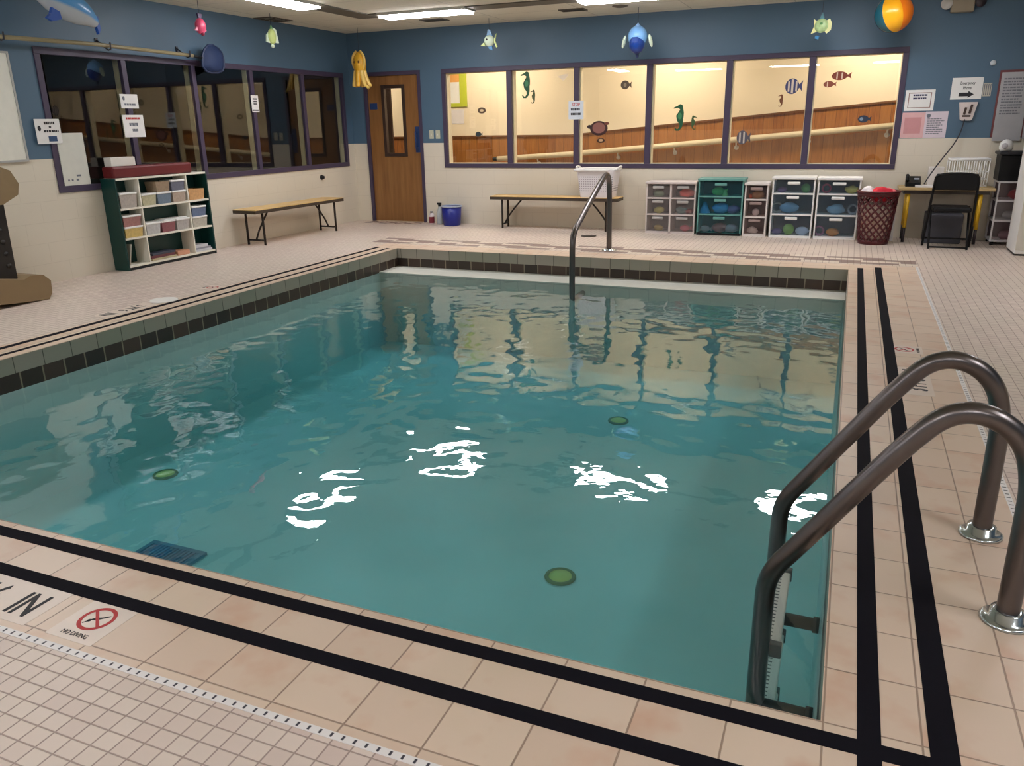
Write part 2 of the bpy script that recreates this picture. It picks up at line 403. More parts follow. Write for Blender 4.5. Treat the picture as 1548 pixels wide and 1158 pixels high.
# window on the back wall
wb = struct('window_2', MB(), PURPLE)
MUL = [-4.537, -3.548, -2.553, -1.54, -0.565]
mb = MB(); window_frame(mb, lambda s, d, z: (s, YB - d, z), WBK[0], WBK[1], WBK[2], WBK[3], 0.014, -0.045, 0.06, MUL, 0.075); struct('window_frame', mb, PURPLE, wb)
mb = MB(); window_frame(mb, lambda s, d, z: (s, YB - d, z), WBK[0], WBK[1], WBK[2], WBK[3], -0.045, -0.105, 0.066, MUL, 0.095); struct('window_jamb', mb, CREAM, wb)
xs = [WBK[0] + 0.06] + MUL + [WBK[1] - 0.06]
for i in range(6): struct('pane', MB().box((xs[i] + 0.03, YB + 0.032, WBK[2] + 0.055), (xs[i + 1] - 0.03, YB + 0.038, WBK[3] - 0.055)), GLASS, wb)

# door
t = NT('door_wood'); x, y, z = t.coords()
g1 = t.noise(3.0, 4, 0.6, t.vec(t.math('MULTIPLY', x, 6.0), y, t.math('MULTIPLY', z, 0.5)))
t.principled(t.mix(t.ramp(g1, 0.3, 0.7), S(124, 84, 44), S(148, 104, 58)), 0.4); M_DOOR = t.m
dr = struct('door_1', MB(), PURPLE)
mb = MB(); mb.box((DO[0], YB - 0.016, 0), (DO[0] + 0.05, YB + 0.12, DO[2]), 0.004); mb.box((DO[1] - 0.05, YB - 0.016, 0), (DO[1], YB + 0.12, DO[2]), 0.004); mb.box((DO[0] + 0.05, YB - 0.016, DO[2] - 0.055), (DO[1] - 0.05, YB + 0.12, DO[2]), 0.004)
struct('door_frame', mb, PURPLE, dr)
lx0, lx1, lz0, lz1 = -6.60, -6.24, 0.99, 1.975
mb = MB(); d0, d1 = YB + 0.02, YB + 0.065; ex0, ex1 = DO[0] + 0.053, DO[1] - 0.053
mb.box((ex0, d0, 0.008), (lx0, d1, DO[2] - 0.058)); mb.box((lx1, d0, 0.008), (ex1, d1, DO[2] - 0.058)); mb.box((lx0, d0, 0.008), (lx1, d1, lz0)); mb.box((lx0, d0, lz1), (lx1, d1, DO[2] - 0.058)); struct('door_leaf', mb, M_DOOR, dr)
mb = MB(); bt = mat((52, 34, 24), 0.5)
mb.box((lx0 - 0.02, d0 - 0.012, lz0 - 0.02), (lx0 + 0.03, d1 + 0.012, lz1 + 0.02), 0.003); mb.box((lx1 - 0.03, d0 - 0.012, lz0 - 0.02), (lx1 + 0.02, d1 + 0.012, lz1 + 0.02), 0.003)
mb.box((lx0 + 0.03, d0 - 0.012, lz0 - 0.02), (lx1 - 0.03, d1 + 0.012, lz0 + 0.03), 0.003); mb.box((lx0 + 0.03, d0 - 0.012, lz1 - 0.03), (lx1 - 0.03, d1 + 0.012, lz1 + 0.02), 0.003); struct('vision_frame', mb, bt, dr)
struct('pane', MB().box((lx0 + 0.028, d0 + 0.018, lz0 + 0.028), (lx1 - 0.028, d0 + 0.024, lz1 - 0.028)), GLASS, dr)
BLUEPL = mat((34, 58, 104), 0.4)
mb = MB(); mb.box((-6.075, d0 - 0.01, 1.03), (-5.992, d0 + 0.001, 1.40), 0.003); mb.cyl((-6.035, d0 - 0.07, 1.09), (-6.035, d0 - 0.07, 1.33), 0.012); mb.cyl((-6.035, d0 - 0.07, 1.10), (-6.035, d0, 1.10), 0.009); mb.cyl((-6.035, d0 - 0.07, 1.32), (-6.035, d0, 1.32), 0.009)
struct('pull_plate', mb, BLUEPL, dr)
mb = MB(); mb.box((-6.83, d0 - 0.006, 1.655), (-6.70, d0 + 0.001, 1.745), 0.002); o = mb.build('sign', BLUEPL); tag(o, 'small dark blue plaque screwed to the brown door beside its narrow glass', 'sign')

# ------------------------------------------------------------------ corridor behind the back window
YC = 12.6
t = NT('corridor_wall'); x, y, z = t.coords()
top = t.math('ADD', 1.23, t.math('MULTIPLY', t.math('MAXIMUM', t.math('ADD', x, 4.2), 0.0), 0.084))
plk, pc = t.joint(x, 0.0, 0.14, 0.008); wv = t.white(t.vec(pc, 3.0)); gr = t.noise(4.0, 4, 0.6, t.vec(t.math('MULTIPLY', x, 9.0), 0.0, t.math('MULTIPLY', z, 0.8)))
wood = t.mix(t.ramp(gr, 0.3, 0.7), S(124, 72, 26), S(168, 106, 46)); wood = t.mix(t.math('MULTIPLY', wv, 0.5), wood, S(184, 126, 62)); wood = t.mix(t.math('MULTIPLY', plk, 0.6), wood, S(96, 56, 24))
dz = t.math('SUBTRACT', z, top); c = t.mix(t.ramp(dz, -0.001, 0.001), wood, S(238, 224, 198))
t.principled(c, 0.5); struct('wall_corridor', MB().box((-11.5, YC, -0.2), (XR, YC + 0.1, ZC)), t.m)
mb = MB(); capm = mat((120, 76, 36), 0.5)
mb.prism([(-11.5, 1.215), (-4.2, 1.215), (0.9 + 2.5, 1.215 + 0.084 * 7.6), (3.4, 1.24 + 0.084 * 7.6), (-4.2, 1.24), (-11.5, 1.24)], (0, YC, 0), (1, 0, 0), (0, 0, 1), 0.022); struct('trim_8', mb, capm)
struct('floor_corridor', MB().box((-11.5, b, -0.2), (XR, YC, -0.05)), mat((150, 140, 124), 0.5))
struct('ceiling_corridor', MB().box((-11.5, b, ZC), (XR, YC + 0.1, ZC + 0.1)), mat((225, 220, 205), 0.8))
struct('wall_corridor_end', MB().box((-11.6, b, -0.2), (-11.5, YC + 0.1, ZC)), CREAM)
mb = MB(); dk = mat((58, 36, 24), 0.5); mb.box((-7.30, 12.0, -0.05), (-7.15, 12.045, 2.1), 0.004); struct('door_2', mb, dk)
hr = thing('corridor_handrail', 'pale round handrail on brackets sloping up the wood panelled corridor wall', 'handrail', (-2, YC, 1.0))
yh = YC - 0.075
def hz(x): return 0.935 + 0.0775 * (x + 4.21) if x > -4.21 else 0.935 + 0.057 * (x + 4.21)
mb = MB(); mb.tube([(-5.47, yh, hz(-5.47)), (-4.5, yh, hz(-4.5)), (-4.21, yh, hz(-4.21)), (-3.9, yh, hz(-3.9)), (1.5, yh, hz(1.5))], 0.042, 14); mb.build('rail', mat((214, 200, 168), 0.45), hr)
for xb in (-4.76, -3.42, -2.53, -1.62, -0.62, 0.4):
    mb = MB(); mb.tube([(xb, YC - 0.005, hz(xb) - 0.11), (xb, YC - 0.05, hz(xb) - 0.10), (xb, yh, hz(xb) - 0.03)], 0.012, 8); mb.lathe((xb, YC, hz(xb) - 0.115), [(0.035, 0), (0.035, 0.008), (0.015, 0.02)], 16, (0, -1, 0)); mb.build('bracket', OFFWHITE, hr)
MB().cyl((-5.48, yh, hz(-5.47)), (-5.55, yh, hz(-5.47) - 0.004), 0.03).build('end_cap', BLACK, hr)
# notice and papers on the corridor wall
nb = thing('notice_board', 'lime green framed notice on the corridor wall seen through the leftmost pane', 'notice', (-6.2, YC, 1.7))
mb = MB(); gx0, gx1, gz0, gz1 = -6.62, -6.03, 1.70, 2.26
mb.box((gx0, YC - 0.02, gz0), (gx0 + 0.10, YC, gz1), 0.003); mb.box((gx1 - 0.13, YC - 0.02, gz0), (gx1, YC, gz1), 0.003); mb.box((gx0 + 0.10, YC - 0.02, gz0), (gx1 - 0.13, YC, gz0 + 0.06), 0.003); mb.box((gx0 + 0.10, YC - 0.02, gz1 - 0.05), (gx1 - 0.13, YC, gz1), 0.003); mb.build('frame', mat((190, 200, 60), 0.5), nb)
mb = MB(); mb.box((gx0 + 0.10, YC - 0.012, gz0 + 0.06), (gx1 - 0.13, YC - 0.002, gz1 - 0.17)); mb.mi = 1; mb.box((gx0 + 0.10, YC - 0.012, gz1 - 0.17), (gx1 - 0.13, YC - 0.002, gz1 - 0.05)); mb.build('sheet', [WHITE, mat((236, 172, 92), 0.6)], nb)
o = MB().box((-6.45, YC - 0.004, 1.43), (-6.10, YC - 0.001, 1.66)).build('paper_sheet', mat((226, 222, 226), 0.6)); tag(o, 'pale paper sheet on the corridor wall just under the lime green notice', 'paper')

# dark room behind the left window
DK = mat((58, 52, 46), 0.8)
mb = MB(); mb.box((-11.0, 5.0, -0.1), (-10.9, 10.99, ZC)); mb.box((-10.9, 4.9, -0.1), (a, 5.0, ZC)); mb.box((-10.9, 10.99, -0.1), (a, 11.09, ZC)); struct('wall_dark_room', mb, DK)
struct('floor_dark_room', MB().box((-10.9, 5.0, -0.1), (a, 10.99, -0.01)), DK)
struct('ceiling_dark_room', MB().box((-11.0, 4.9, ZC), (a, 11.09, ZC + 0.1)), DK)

# ------------------------------------------------------------------ ceiling: lights, dark channels, vents
LIGHT = emit_mat('tube_light', (252, 251, 255), 28.5)
CHAN = mat((104, 98, 86), 0.6)
FIX = mat((190, 188, 180), 0.5)
lights = []
def ceil_light(x0, y0, x1, y1, label):
    tl = thing('ceiling_light', label, 'light', ((x0 + x1) / 2, (y0 + y1) / 2, ZC), 'fluorescent ceiling lights')
    mb = MB(); w = 0.02; zt = ZC - 0.03
    mb.box((x0, y0, zt), (x0 + w, y1, ZC)); mb.box((x1 - w, y0, zt), (x1, y1, ZC)); mb.box((x0 + w, y0, zt), (x1 - w, y0 + w, ZC)); mb.box((x0 + w, y1 - w, zt), (x1 - w, y1, ZC)); mb.build('frame', FIX, tl)
    MB().box((x0 + w, y0 + w, ZC - 0.05), (x1 - w, y1 - w, ZC - 0.002)).build('diffuser', LIGHT, tl)
YR = 9.31; CXL = -5.85; CXR = 2.25; YFR = -0.75
row = [(-5.58, -4.38), (-3.02, -1.82), (-0.62, 0.58)]
lab = ['lit ceiling panel above the far wall, nearest the brown door', 'lit ceiling panel over the far deck above the laundry basket bench', 'lit ceiling panel over the far deck above the white drawer units']
for (p, q), l in zip(row, lab): ceil_light(p, YR - 0.16, q, YR + 0.16, l)
for k, (p, q) in ((0, (7.0, 8.2)), (2, (3.2, 4.4)), (3, (-0.2, 1.0))): ceil_light(CXL - 0.16, p, CXL + 0.16, q, ['lit ceiling panel lengthwise above the left deck by the bench', 'lit ceiling panel lengthwise above the green cubby shelf', 'added unseen light panel above the left deck before the cubby shelf', 'lit ceiling panel above the near left deck corner'][k])  # panel before the cubby shelf is unseen, added to brighten the left deck
for k, (p, q) in enumerate([(6.2, 7.4), (1.2, 2.4)]): ceil_light(CXR - 0.16, p, CXR + 0.16, q, ['added unseen light panel above the right deck before the desk', 'added unseen light panel above the right deck by the pool ladder'][k])  # unseen right column, added for the light level on the deck
for k, (p, q) in enumerate([(-4.6, -3.4), (-2.2, -1.0), (0.2, 1.4)]): ceil_light(p, YFR - 0.16, q, YFR + 0.16, ['added unseen light panel above the near deck, left one', 'added unseen light panel above the near deck, middle one', 'added unseen light panel above the near deck, right one'][k])  # unseen near row, added to bring up the light on the near deck
n = 9
def chan(x0, y0, x1, y1):
    global n
    struct('trim_%d' % n, MB().box((x0, y0, ZC - 0.012), (x1, y1, ZC + 0.001)), CHAN); n += 1
chan(-4.38, YR - 0.15, -3.02, YR + 0.15); chan(-1.82, YR - 0.15, -0.62, YR + 0.15); chan(0.58, YR - 0.15, CXR + 0.15, YR + 0.15)
chan(CXL - 0.15, 8.2, CXL + 0.15, YR + 0.15); chan(CXL + 0.15, YR - 0.15, -5.58, YR + 0.15); chan(CXL - 0.15, 4.4, CXL + 0.15, 7.0)
VENT = mat((92, 84, 72), 0.6); SLAT = mat((60, 54, 46), 0.6)
def vent(x0, y0, x1, y1, label):
    tv = thing('ceiling_vent', label, 'vent', ((x0 + x1) / 2, (y0 + y1) / 2, ZC), 'dark ceiling vents')
    mb = MB(); zt = ZC - 0.01; w = 0.015
    mb.box((x0, y0, zt), (x0 + w, y1, ZC)); mb.box((x1 - w, y0, zt), (x1, y1, ZC)); mb.box((x0 + w, y0, zt), (x1 - w, y0 + w, ZC)); mb.box((x0 + w, y1 - w, zt), (x1 - w, y1, ZC)); mb.build('frame', VENT, tv)
    mb = MB(); k = 5
    for i in range(k):
        yy = y0 + w + (y1 - y0 - 2 * w) * (i + 0.5) / k; mb.box((x0 + w, yy - 0.008, zt + 0.002), (x1 - w, yy + 0.008, ZC))
    mb.build('grille', SLAT, tv)
vent(-5.44, 9.98, -5.1, 10.2, 'dark ceiling vent close to the left end of the lit panel by the door')
vent(-3.52, 10.0, -3.2, 10.2, 'dark ceiling vent left of the small round sprinkler plate')
mb = MB(); mb.lathe((-2.76, 10.08, ZC - 0.02), [(0.0, 0), (0.05, 0.002), (0.09, 0.012), (0.1, 0.02)], 24); o = mb.build('sprinkler', VENT); tag(o, 'small round sprinkler plate on the ceiling above the blue whale toy', 'sprinkler')
vent(-7.12, 8.75, -6.85, 9.2, 'dark ceiling vent against the left wall by the yellow green fish')

# emergency light up on the right
em = thing('emergency_light', 'grey emergency light box with lamp head high on the back wall', 'emergency light', (0.93, YB, 2.6))
MB().box((0.83, YB - 0.10, 2.50), (1.06, YB, ZC), 0.012).build('body', mat((150, 138, 118), 0.5), em)
mb = MB(); mb.lathe((0.79, YB - 0.07, 2.60), [(0.03, -0.06), (0.055, 0.0), (0.06, 0.03), (0.0, 0.035)], 20, (-0.3, -1, -0.25)); mb.build('lamp_head', mat((206, 204, 200), 0.3), em)
mb = MB(); mb.lathe((1.11, YB - 0.07, 2.60), [(0.03, -0.06), (0.05, 0.0), (0.055, 0.03), (0.0, 0.035)], 20, (0.3, -1, -0.25)); mb.build('lamp_head', mat((60, 52, 58), 0.4), em)

# ------------------------------------------------------------------ pool ladder and rails
def smooth_path(pts, k=3):
    P = [Vector(p) for p in pts]
    for _ in range(k):
        Q = [P[0]]
        for A, B in zip(P, P[1:]): Q += [A * 0.75 + B * 0.25, A * 0.25 + B * 0.75]
        P = Q + [P[-1]]
    return P
ld = thing('pool_ladder', 'brushed steel pool ladder with two arched rails at the right pool edge', 'pool ladder', (0.55, 2.64, 0))
def ladder_rail(yy):
    pts = [(0.552, yy, 0.0), (0.552, yy, 0.30), (0.55, yy, 0.44), (0.515, yy, 0.56), (0.42, yy, 0.628), (0.32, yy, 0.618), (0.235, yy, 0.52), (0.10, yy, 0.325), (-0.04, yy, 0.118), (-0.098, yy, 0.035), (-0.118, yy, -0.03), (-0.118, yy, -0.12), (-0.118, yy, -0.60), (-0.118, yy, -0.98)]
    mb = MB(); mb.tube(smooth_path(pts, 3), 0.031, 18); return mb
for yy in (2.911, 2.366):
    ladder_rail(yy).build('rail', STEEL, ld)
    mb = MB(); mb.lathe((0.552, yy, 0.0), [(0.070, 0.0), (0.070, 0.007), (0.064, 0.011), (0.046, 0.012), (0.045, 0.036), (0.0315, 0.037)], 32); mb.build('escutcheon', CHROME, ld)
t = NT('tread_grid'); x, y, z = t.coords()
jx, _ = t.joint(x, 0.0, 0.022, 0.007); jy, _ = t.joint(y, 0.0, 0.022, 0.007)
t.principled(t.mix(t.math('MULTIPLY', jy, t.math('LESS_THAN', x, -0.085)), S(236, 236, 230), S(70, 80, 84)), 0.5); TREAD = t.m
for zt in (-0.27, -0.55, -0.83):
    mb = MB(); mb.box((-0.145, 2.40, zt - 0.03), (-0.055, 2.878, zt), 0.006); mb.build('tread', TREAD, ld)
    for yy in (2.39, 2.887):
        mb = MB(); mb.box((-0.15, yy - 0.014, zt - 0.04), (-0.05, yy + 0.014, zt + 0.012), 0.004); mb.build('tread_clamp', mat((70, 78, 82), 0.4), ld)
for yy in (2.911, 2.366):
    mb = MB(); mb.tube([(-0.118, yy, -0.5), (-0.02, yy, -0.5), (0.045, yy, -0.5)], 0.026, 12); mb.cyl((0.045, yy, -0.5), (0.068, yy, -0.5), 0.032); mb.build('bumper', BLACK, ld)

hb = thing('pool_handrail', 'single bent steel handrail leading down the far pool steps', 'handrail', (-2.5, 8.88, 0))
pts = [(-2.5, 8.885, 0), (-2.5, 8.87, 0.35), (-2.5, 8.85, 0.68), (-2.5, 8.83, 0.79), (-2.5, 8.76, 0.862), (-2.5, 8.66, 0.85), (-2.5, 8.40, 0.745), (-2.5, 7.72, 0.435), (-2.5, 7.59, 0.37), (-2.5, 7.545, 0.27), (-2.5, 7.54, 0.1), (-2.5, 7.54, -0.24), (-2.5, 7.56, -0.30), (-2.5, 7.66, -0.31), (-2.5, 7.905, -0.31)]
mb = MB(); mb.tube(smooth_path(pts, 3), 0.03, 16); mb.build('rail', STEEL, hb)
mb = MB(); mb.lathe((-2.5, 8.885, 0), [(0.085, 0.0), (0.085, 0.008), (0.05, 0.018), (0.031, 0.026)], 28); mb.build('escutcheon', CHROME, hb)

# inlets and the main drain on the pool bottom
INL = mat((252, 226, 110), 0.5); INR = mat((130, 128, 70), 0.5)
def inlet(x, y, label):
    ti = thing('floor_inlet', label, 'pool inlet', (x, y, ZB), 'round inlets on the pool bottom')
    mb = MB(); mb.lathe((x, y, ZB), [(0.068, 0), (0.066, 0.012), (0.03, 0.016), (0.0, 0.017)], 28); mb.build('cover', INL, ti)
    mb = MB(); mb.tube([(x + 0.078 * math.cos(a_), y + 0.078 * math.sin(a_), ZB + 0.006) for a_ in [2 * PI * k / 28 for k in range(28)]], 0.012, 8, closed=True); mb.build('ring', INR, ti)
inlet(-1.289, 3.708, 'round yellowish inlet cover under water, nearest the pool ladder')
inlet(-1.634, 6.22, 'round yellowish inlet cover under water, below the far steps')
inlet(-4.51, 3.98, 'round yellowish inlet cover under water, out by the left wall')
md = thing('main_drain', 'square blue grated drain on the pool bottom under the near edge', 'drain', (-3.57, 2.98, ZB))
mb = MB(); gx0, gx1, gy0, gy1 = -3.79, -3.37, 2.76, 3.18; w = 0.03
mb.box((gx0, gy0, ZB), (gx0 + w, gy1, ZB + 0.02)); mb.box((gx1 - w, gy0, ZB), (gx1, gy1, ZB + 0.02)); mb.box((gx0 + w, gy0, ZB), (gx1 - w, gy0 + w, ZB + 0.02)); mb.box((gx0 + w, gy1 - w, ZB), (gx1 - w, gy1, ZB + 0.02)); mb.build('frame', mat((86, 120, 150), 0.5), md)
mb = MB()
for i in range(13):
    xx = gx0 + w + (gx1 - gx0 - 2 * w) * (i + 0.5) / 13; mb.box((xx - 0.008, gy0 + w, ZB), (xx + 0.008, gy1 - w, ZB + 0.018))
mb.build('grate', mat((66, 104, 142), 0.5), md)
MB().box((gx0 + w, gy0 + w, ZB), (gx1 - w, gy1 - w, ZB + 0.003)).build('sump', mat((14, 30, 48), 0.6), md)

# skimmer lid, small drain on the deck
mb = MB(); mb.lathe((-5.405, 5.06, 0.0), [(0.115, 0.0), (0.114, 0.008), (0.10, 0.011), (0.0, 0.012)], 32); o = mb.build('skimmer_lid', mat((238, 236, 230), 0.4)); tag(o, 'round white skimmer lid set in the left deck beside the black lines', 'skimmer lid')
mb = MB(); mb.lathe((-3.084, 9.978, 0), [(0.10, 0), (0.10, 0.004), (0.085, 0.005), (0.0, 0.003)], 28)
o = mb.build('floor_drain', mat((58, 52, 46), 0.5)); tag(o, 'small dark round floor drain in front of the far bench', 'drain')

# depth and no-diving tiles (letters set into the deck tiles)
TILEW = mat((226, 210, 196), 0.36)
def depth_mark(o, u, v, txt, label):
    o, u, v = Vector(o), Vector(u), Vector(v); tm = thing('depth_marker', label, 'depth marker', o, 'depth marks set in the coping')
    mb = MB(); mb.prism([(-0.31, -0.092), (0.21, -0.092), (0.21, 0.088), (-0.31, 0.088)], o + Vector((0, 0, 0.0)), u, v, 0.0008); mb.build('tile', TILEW, tm)
    lettering('IN', 0.152, o + u * 0.122 + v * -0.014 + Vector((0, 0, 0.0014)), u, v, INK, tm, 0.64, 0.003); lettering('3 FT 6', 0.152, o + u * -0.118 + v * -0.014 + Vector((0, 0, 0.0014)), u, v, INK, tm, 0.56, 0.003)
def no_dive(o, u, v, label):
    o, u, v = Vector(o), Vector(u), Vector(v); tm = thing('no_diving_marker', label, 'no diving marker', o, 'no diving marks set in the coping')
    mb = MB(); mb.prism([(-0.092, -0.092), (0.092, -0.092), (0.092, 0.088), (-0.092, 0.088)], o, u, v, 0.0008); mb.build('tile', TILEW, tm)
    q = o + v * 0.014; P2 = lambda r: [(r * math.cos(2 * PI * k / 36), r * math.sin(2 * PI * k / 36)) for k in range(36)]
    mb = MB(); A, Bq = P2(0.057), P2(0.0445); vv = []; ff = []
    for (r0, r1) in ((A, Bq),):
        for p in r0: vv.append(q + u * p[0] + v * p[1] + Vector((0, 0, 0.0014)))
        for p in r1: vv.append(q + u * p[0] + v * p[1] + Vector((0, 0, 0.0014)))
        ff = [(k, (k + 1) % 36, 36 + (k + 1) % 36, 36 + k) for k in range(36)]
    mb.quads(vv, ff); d = (u * -0.75 + v * 0.66).normalized(); e_ = Vector((0, 0, 1)).cross(d)
    mb.prism([(-0.05, -0.005), (0.05, -0.005), (0.05, 0.005), (-0.05, 0.005)], q + Vector((0, 0, 0.0012)), d, e_, 0.0004); mb.build('prohibition_ring', RED, tm)
    mb = MB()   # diver: head, body, arms, legs
    def pr(poly): mb.prism(poly, q + Vector((0, 0, 0.0008)), u, v, 0.0003)
    pr([(-0.018 + 0.007 * math.cos(k * PI / 5), -0.014 + 0.007 * math.sin(k * PI / 5)) for k in range(10)])
    pr([(-0.014, -0.010), (0.0, -0.008), (0.022, 0.012), (0.032, 0.024), (0.028, 0.026), (0.010, 0.012), (-0.012, 0.002)])
    pr([(-0.030, -0.030), (-0.026, -0.032), (-0.008, -0.004), (-0.013, -0.001)])
    mb.build('diver', INK, tm)
    lettering('NO DIVING', 0.025, o + v * -0.066 + Vector((0, 0, 0.0014)), u, v, INK, tm, 0.78)
X, Y = (1, 0, 0), (0, 1, 0)
depth_mark((-2.36, 1.386, 0), X, Y, '3 FT 6 IN', 'black depth lettering on the near coping, left of the red ring')
no_dive((-1.966, 1.386, 0), X, Y, 'round red no diving mark on the near coping tile')
no_dive((0.44, 5.41, 0), Y, (-1, 0, 0), 'round red no diving mark on the right coping beyond the ladder')
depth_mark((0.44, 4.78, 0), Y, (-1, 0, 0), '3 FT 6 IN', 'black depth lettering on the right coping behind the far ladder rail')
no_dive((-5.43, 5.66, 0), (0, -1, 0), X, 'no diving mark on the left coping beyond the white skimmer lid')
depth_mark((-5.42, 4.62, 0), (0, -1, 0), X, '3 FT 6 IN', 'black depth lettering on the left coping before the white skimmer lid')

# ------------------------------------------------------------------ benches
t = NT('bench_wood'); x, y, z = t.coords()
gr = t.noise(3.0, 4, 0.6, t.vec(t.math('MULTIPLY', x, 2.0), t.math('MULTIPLY', y, 2.0), 0.0))
t.principled(t.mix(t.ramp(gr, 0.3, 0.7), S(206, 168, 104), S(226, 192, 132)), 0.45); M_BENCH = t.m
EDGE = mat((62, 50, 38), 0.5)
def bench(o, L, Wd, h, ang, label):
    tb = thing('bench', label, 'bench', (0, 0, 0), 'folding leg benches')
    MB().box((-L / 2, -Wd / 2, h - 0.012), (L / 2, Wd / 2, h), 0.004).build('seat', M_BENCH, tb)
    mb = MB(); q = h - 0.05
    mb.box((-L / 2, -Wd / 2, q), (L / 2, -Wd / 2 + 0.02, h - 0.011)); mb.box((-L / 2, Wd / 2 - 0.02, q), (L / 2, Wd / 2, h - 0.011)); mb.box((-L / 2, -Wd / 2 + 0.02, q), (-L / 2 + 0.02, Wd / 2 - 0.02, h - 0.011)); mb.box((L / 2 - 0.02, -Wd / 2 + 0.02, q), (L / 2, Wd / 2 - 0.02, h - 0.011)); mb.build('apron', EDGE, tb)
    for s in (-1, 1):
        xl = s * (L / 2 - 0.17)
        for yy in (-Wd / 2 + 0.045, Wd / 2 - 0.045): MB().cyl((xl, yy, 0), (xl, yy, h - 0.03), 0.015).build('leg', DARKSTEEL, tb)
        MB().cyl((xl, -Wd / 2 + 0.045, 0.06), (xl, Wd / 2 - 0.045, 0.06), 0.011).build('crossbar', DARKSTEEL, tb)
        mb = MB(); mb.tube([(xl, 0, 0.07), (xl - s * 0.06, 0, 0.17), (xl - s * 0.15, 0, 0.28), (xl - s * 0.27, 0, h - 0.04)], 0.012, 10); mb.build('brace', DARKSTEEL, tb)
    tb.location = o; tb.rotation_euler = (0, 0, ang); return tb
bench((-3.76, 10.58, 0), 1.86, 0.30, 0.45, 0.0, 'long wooden bench under the lit window, carrying the white laundry basket')
bench((-6.88, 8.83, 0), 1.82, 0.36, 0.455, math.radians(90 - 2.0), 'long empty wooden bench under the dark left window')

# white laundry basket on the far bench
def basket_body(mb, c, w0, d0, w1, d1, h, r=0.03):
    def rr(w, d, z):
        P = []
        for (sx, sy, a0) in ((1, 1, 0), (-1, 1, 90), (-1, -1, 180), (1, -1, 270)):
            for k in range(5):
                a_ = math.radians(a0 + k * 22.5); P.append((c[0] + sx * (w / 2 - r) + r * math.cos(a_), c[1] + sy * (d / 2 - r) + r * math.sin(a_), z))
        return P
    zs = [0, h * 0.5, h]; L = [rr(w0 + (w1 - w0) * z_ / h, d0 + (d1 - d0) * z_ / h, c[2] + z_) for z_ in zs]
    L += [rr(w1 - 0.012, d1 - 0.012, c[2] + h), rr(w0 - 0.012, d0 - 0.012, c[2] + 0.012)]
    V = [p for l in L for p in l]; F = []; m_ = 20
    for i in range(len(L) - 1):
        for k in range(m_): F.append((i * m_ + k, i * m_ + (k + 1) % m_, (i + 1) * m_ + (k + 1) % m_, (i + 1) * m_ + k))
    F.append(tuple(reversed(range(m_)))); F.append(tuple((len(L) - 1) * m_ + k for k in range(m_)))
    mb.quads(V, F, False); return rr
t = NT('perforated_white'); x, y, z = t.coords()
j1, _ = t.joint(x, 0.0, 0.03, 0.012); j2, _ = t.joint(z, 0.0, 0.03, 0.012)
hole = t.math('MULTIPLY', t.math('MULTIPLY', j1, j2), t.math('MULTIPLY', t.math('GREATER_THAN', z, 0.53), t.math('LESS_THAN', z, 0.74)))
t.principled(t.mix(hole, S(226, 222, 226), S(146, 138, 146)), 0.45); PERF = t.m
lb = thing('laundry_basket', 'white plastic laundry basket standing on the far bench', 'basket', (-3.14, 10.58, 0.451))
mb = MB(); basket_body(mb, (-3.14, 10.58, 0.451), 0.44, 0.26, 0.52, 0.36, 0.36); mb.build('body', PERF, lb)
mb = MB(); q = 0.811
mb.tube(smooth_path([(-3.42, 10.39, q), (-2.86, 10.39, q), (-2.86, 10.77, q), (-3.42, 10.77, q), (-3.42, 10.39, q)], 2)[:-1], 0.018, 10, closed=True); mb.build('rim', WHITE, lb)
mb = MB()
for s in (-1, 1): mb.tube(smooth_path([(-3.14 + s * 0.27, 10.50, q + 0.005), (-3.14 + s * 0.30, 10.50, q + 0.035), (-3.14 + s * 0.30, 10.66, q + 0.035), (-3.14 + s * 0.27, 10.66, q + 0.005)], 2), 0.014, 8)
mb.build('handle', WHITE, lb)

# blue bucket and two bottles by the door
bk = thing('bucket', 'blue bucket with a pale rim on the floor right of the door', 'bucket', (-5.40, 10.62, 0))
mb = MB(); mb.lathe((-5.40, 10.62, 0), [(0.12, 0.0), (0.125, 0.004), (0.150, 0.27), (0.138, 0.27), (0.112, 0.02), (0.0, 0.02)], 28); mb.build('body', mat((22, 34, 132), 0.4), bk)
mb = MB(); mb.tube([(-5.40 + 0.152 * math.cos(a_), 10.62 + 0.152 * math.sin(a_), 0.275) for a_ in [2 * PI * k / 32 for k in range(32)]], 0.010, 8, closed=True); mb.build('rim', mat((170, 178, 196), 0.4), bk)
bt_ = thing('spray_bottle', 'clear bottle with black cap between the door and the blue bucket', 'bottle', (-5.63, 10.68, 0), 'bottles by the door')
mb = MB(); mb.lathe((-5.63, 10.68, 0), [(0.044, 0), (0.048, 0.01), (0.048, 0.17), (0.03, 0.22), (0.018, 0.25), (0.018, 0.26)], 20); mb.build('body', mat((178, 184, 186), 0.25), bt_)
mb = MB(); mb.cyl((-5.63, 10.68, 0.26), (-5.63, 10.68, 0.29), 0.022); mb.box((-5.665, 10.665, 0.285), (-5.60, 10.695, 0.315), 0.006); mb.build('cap', BLACK, bt_)
bt_ = thing('bottle', 'short white bottle with a dark red label right against the door frame', 'bottle', (-5.76, 10.66, 0), 'bottles by the door')
mb = MB(); mb.lathe((-5.76, 10.66, 0), [(0.04, 0), (0.042, 0.008), (0.042, 0.13), (0.03, 0.155), (0.016, 0.165), (0.016, 0.17)], 20); mb.build('body', mat((214, 206, 208), 0.3), bt_)
mb = MB(); mb.lathe((-5.76, 10.66, 0.02), [(0.0428, 0), (0.0428, 0.09)], 20, caps=False); mb.build('label_wrap', mat((120, 34, 48), 0.4), bt_)
MB().cyl((-5.76, 10.66, 0.168), (-5.76, 10.66, 0.19), 0.02).build('cap', mat((96, 92, 92), 0.4), bt_)

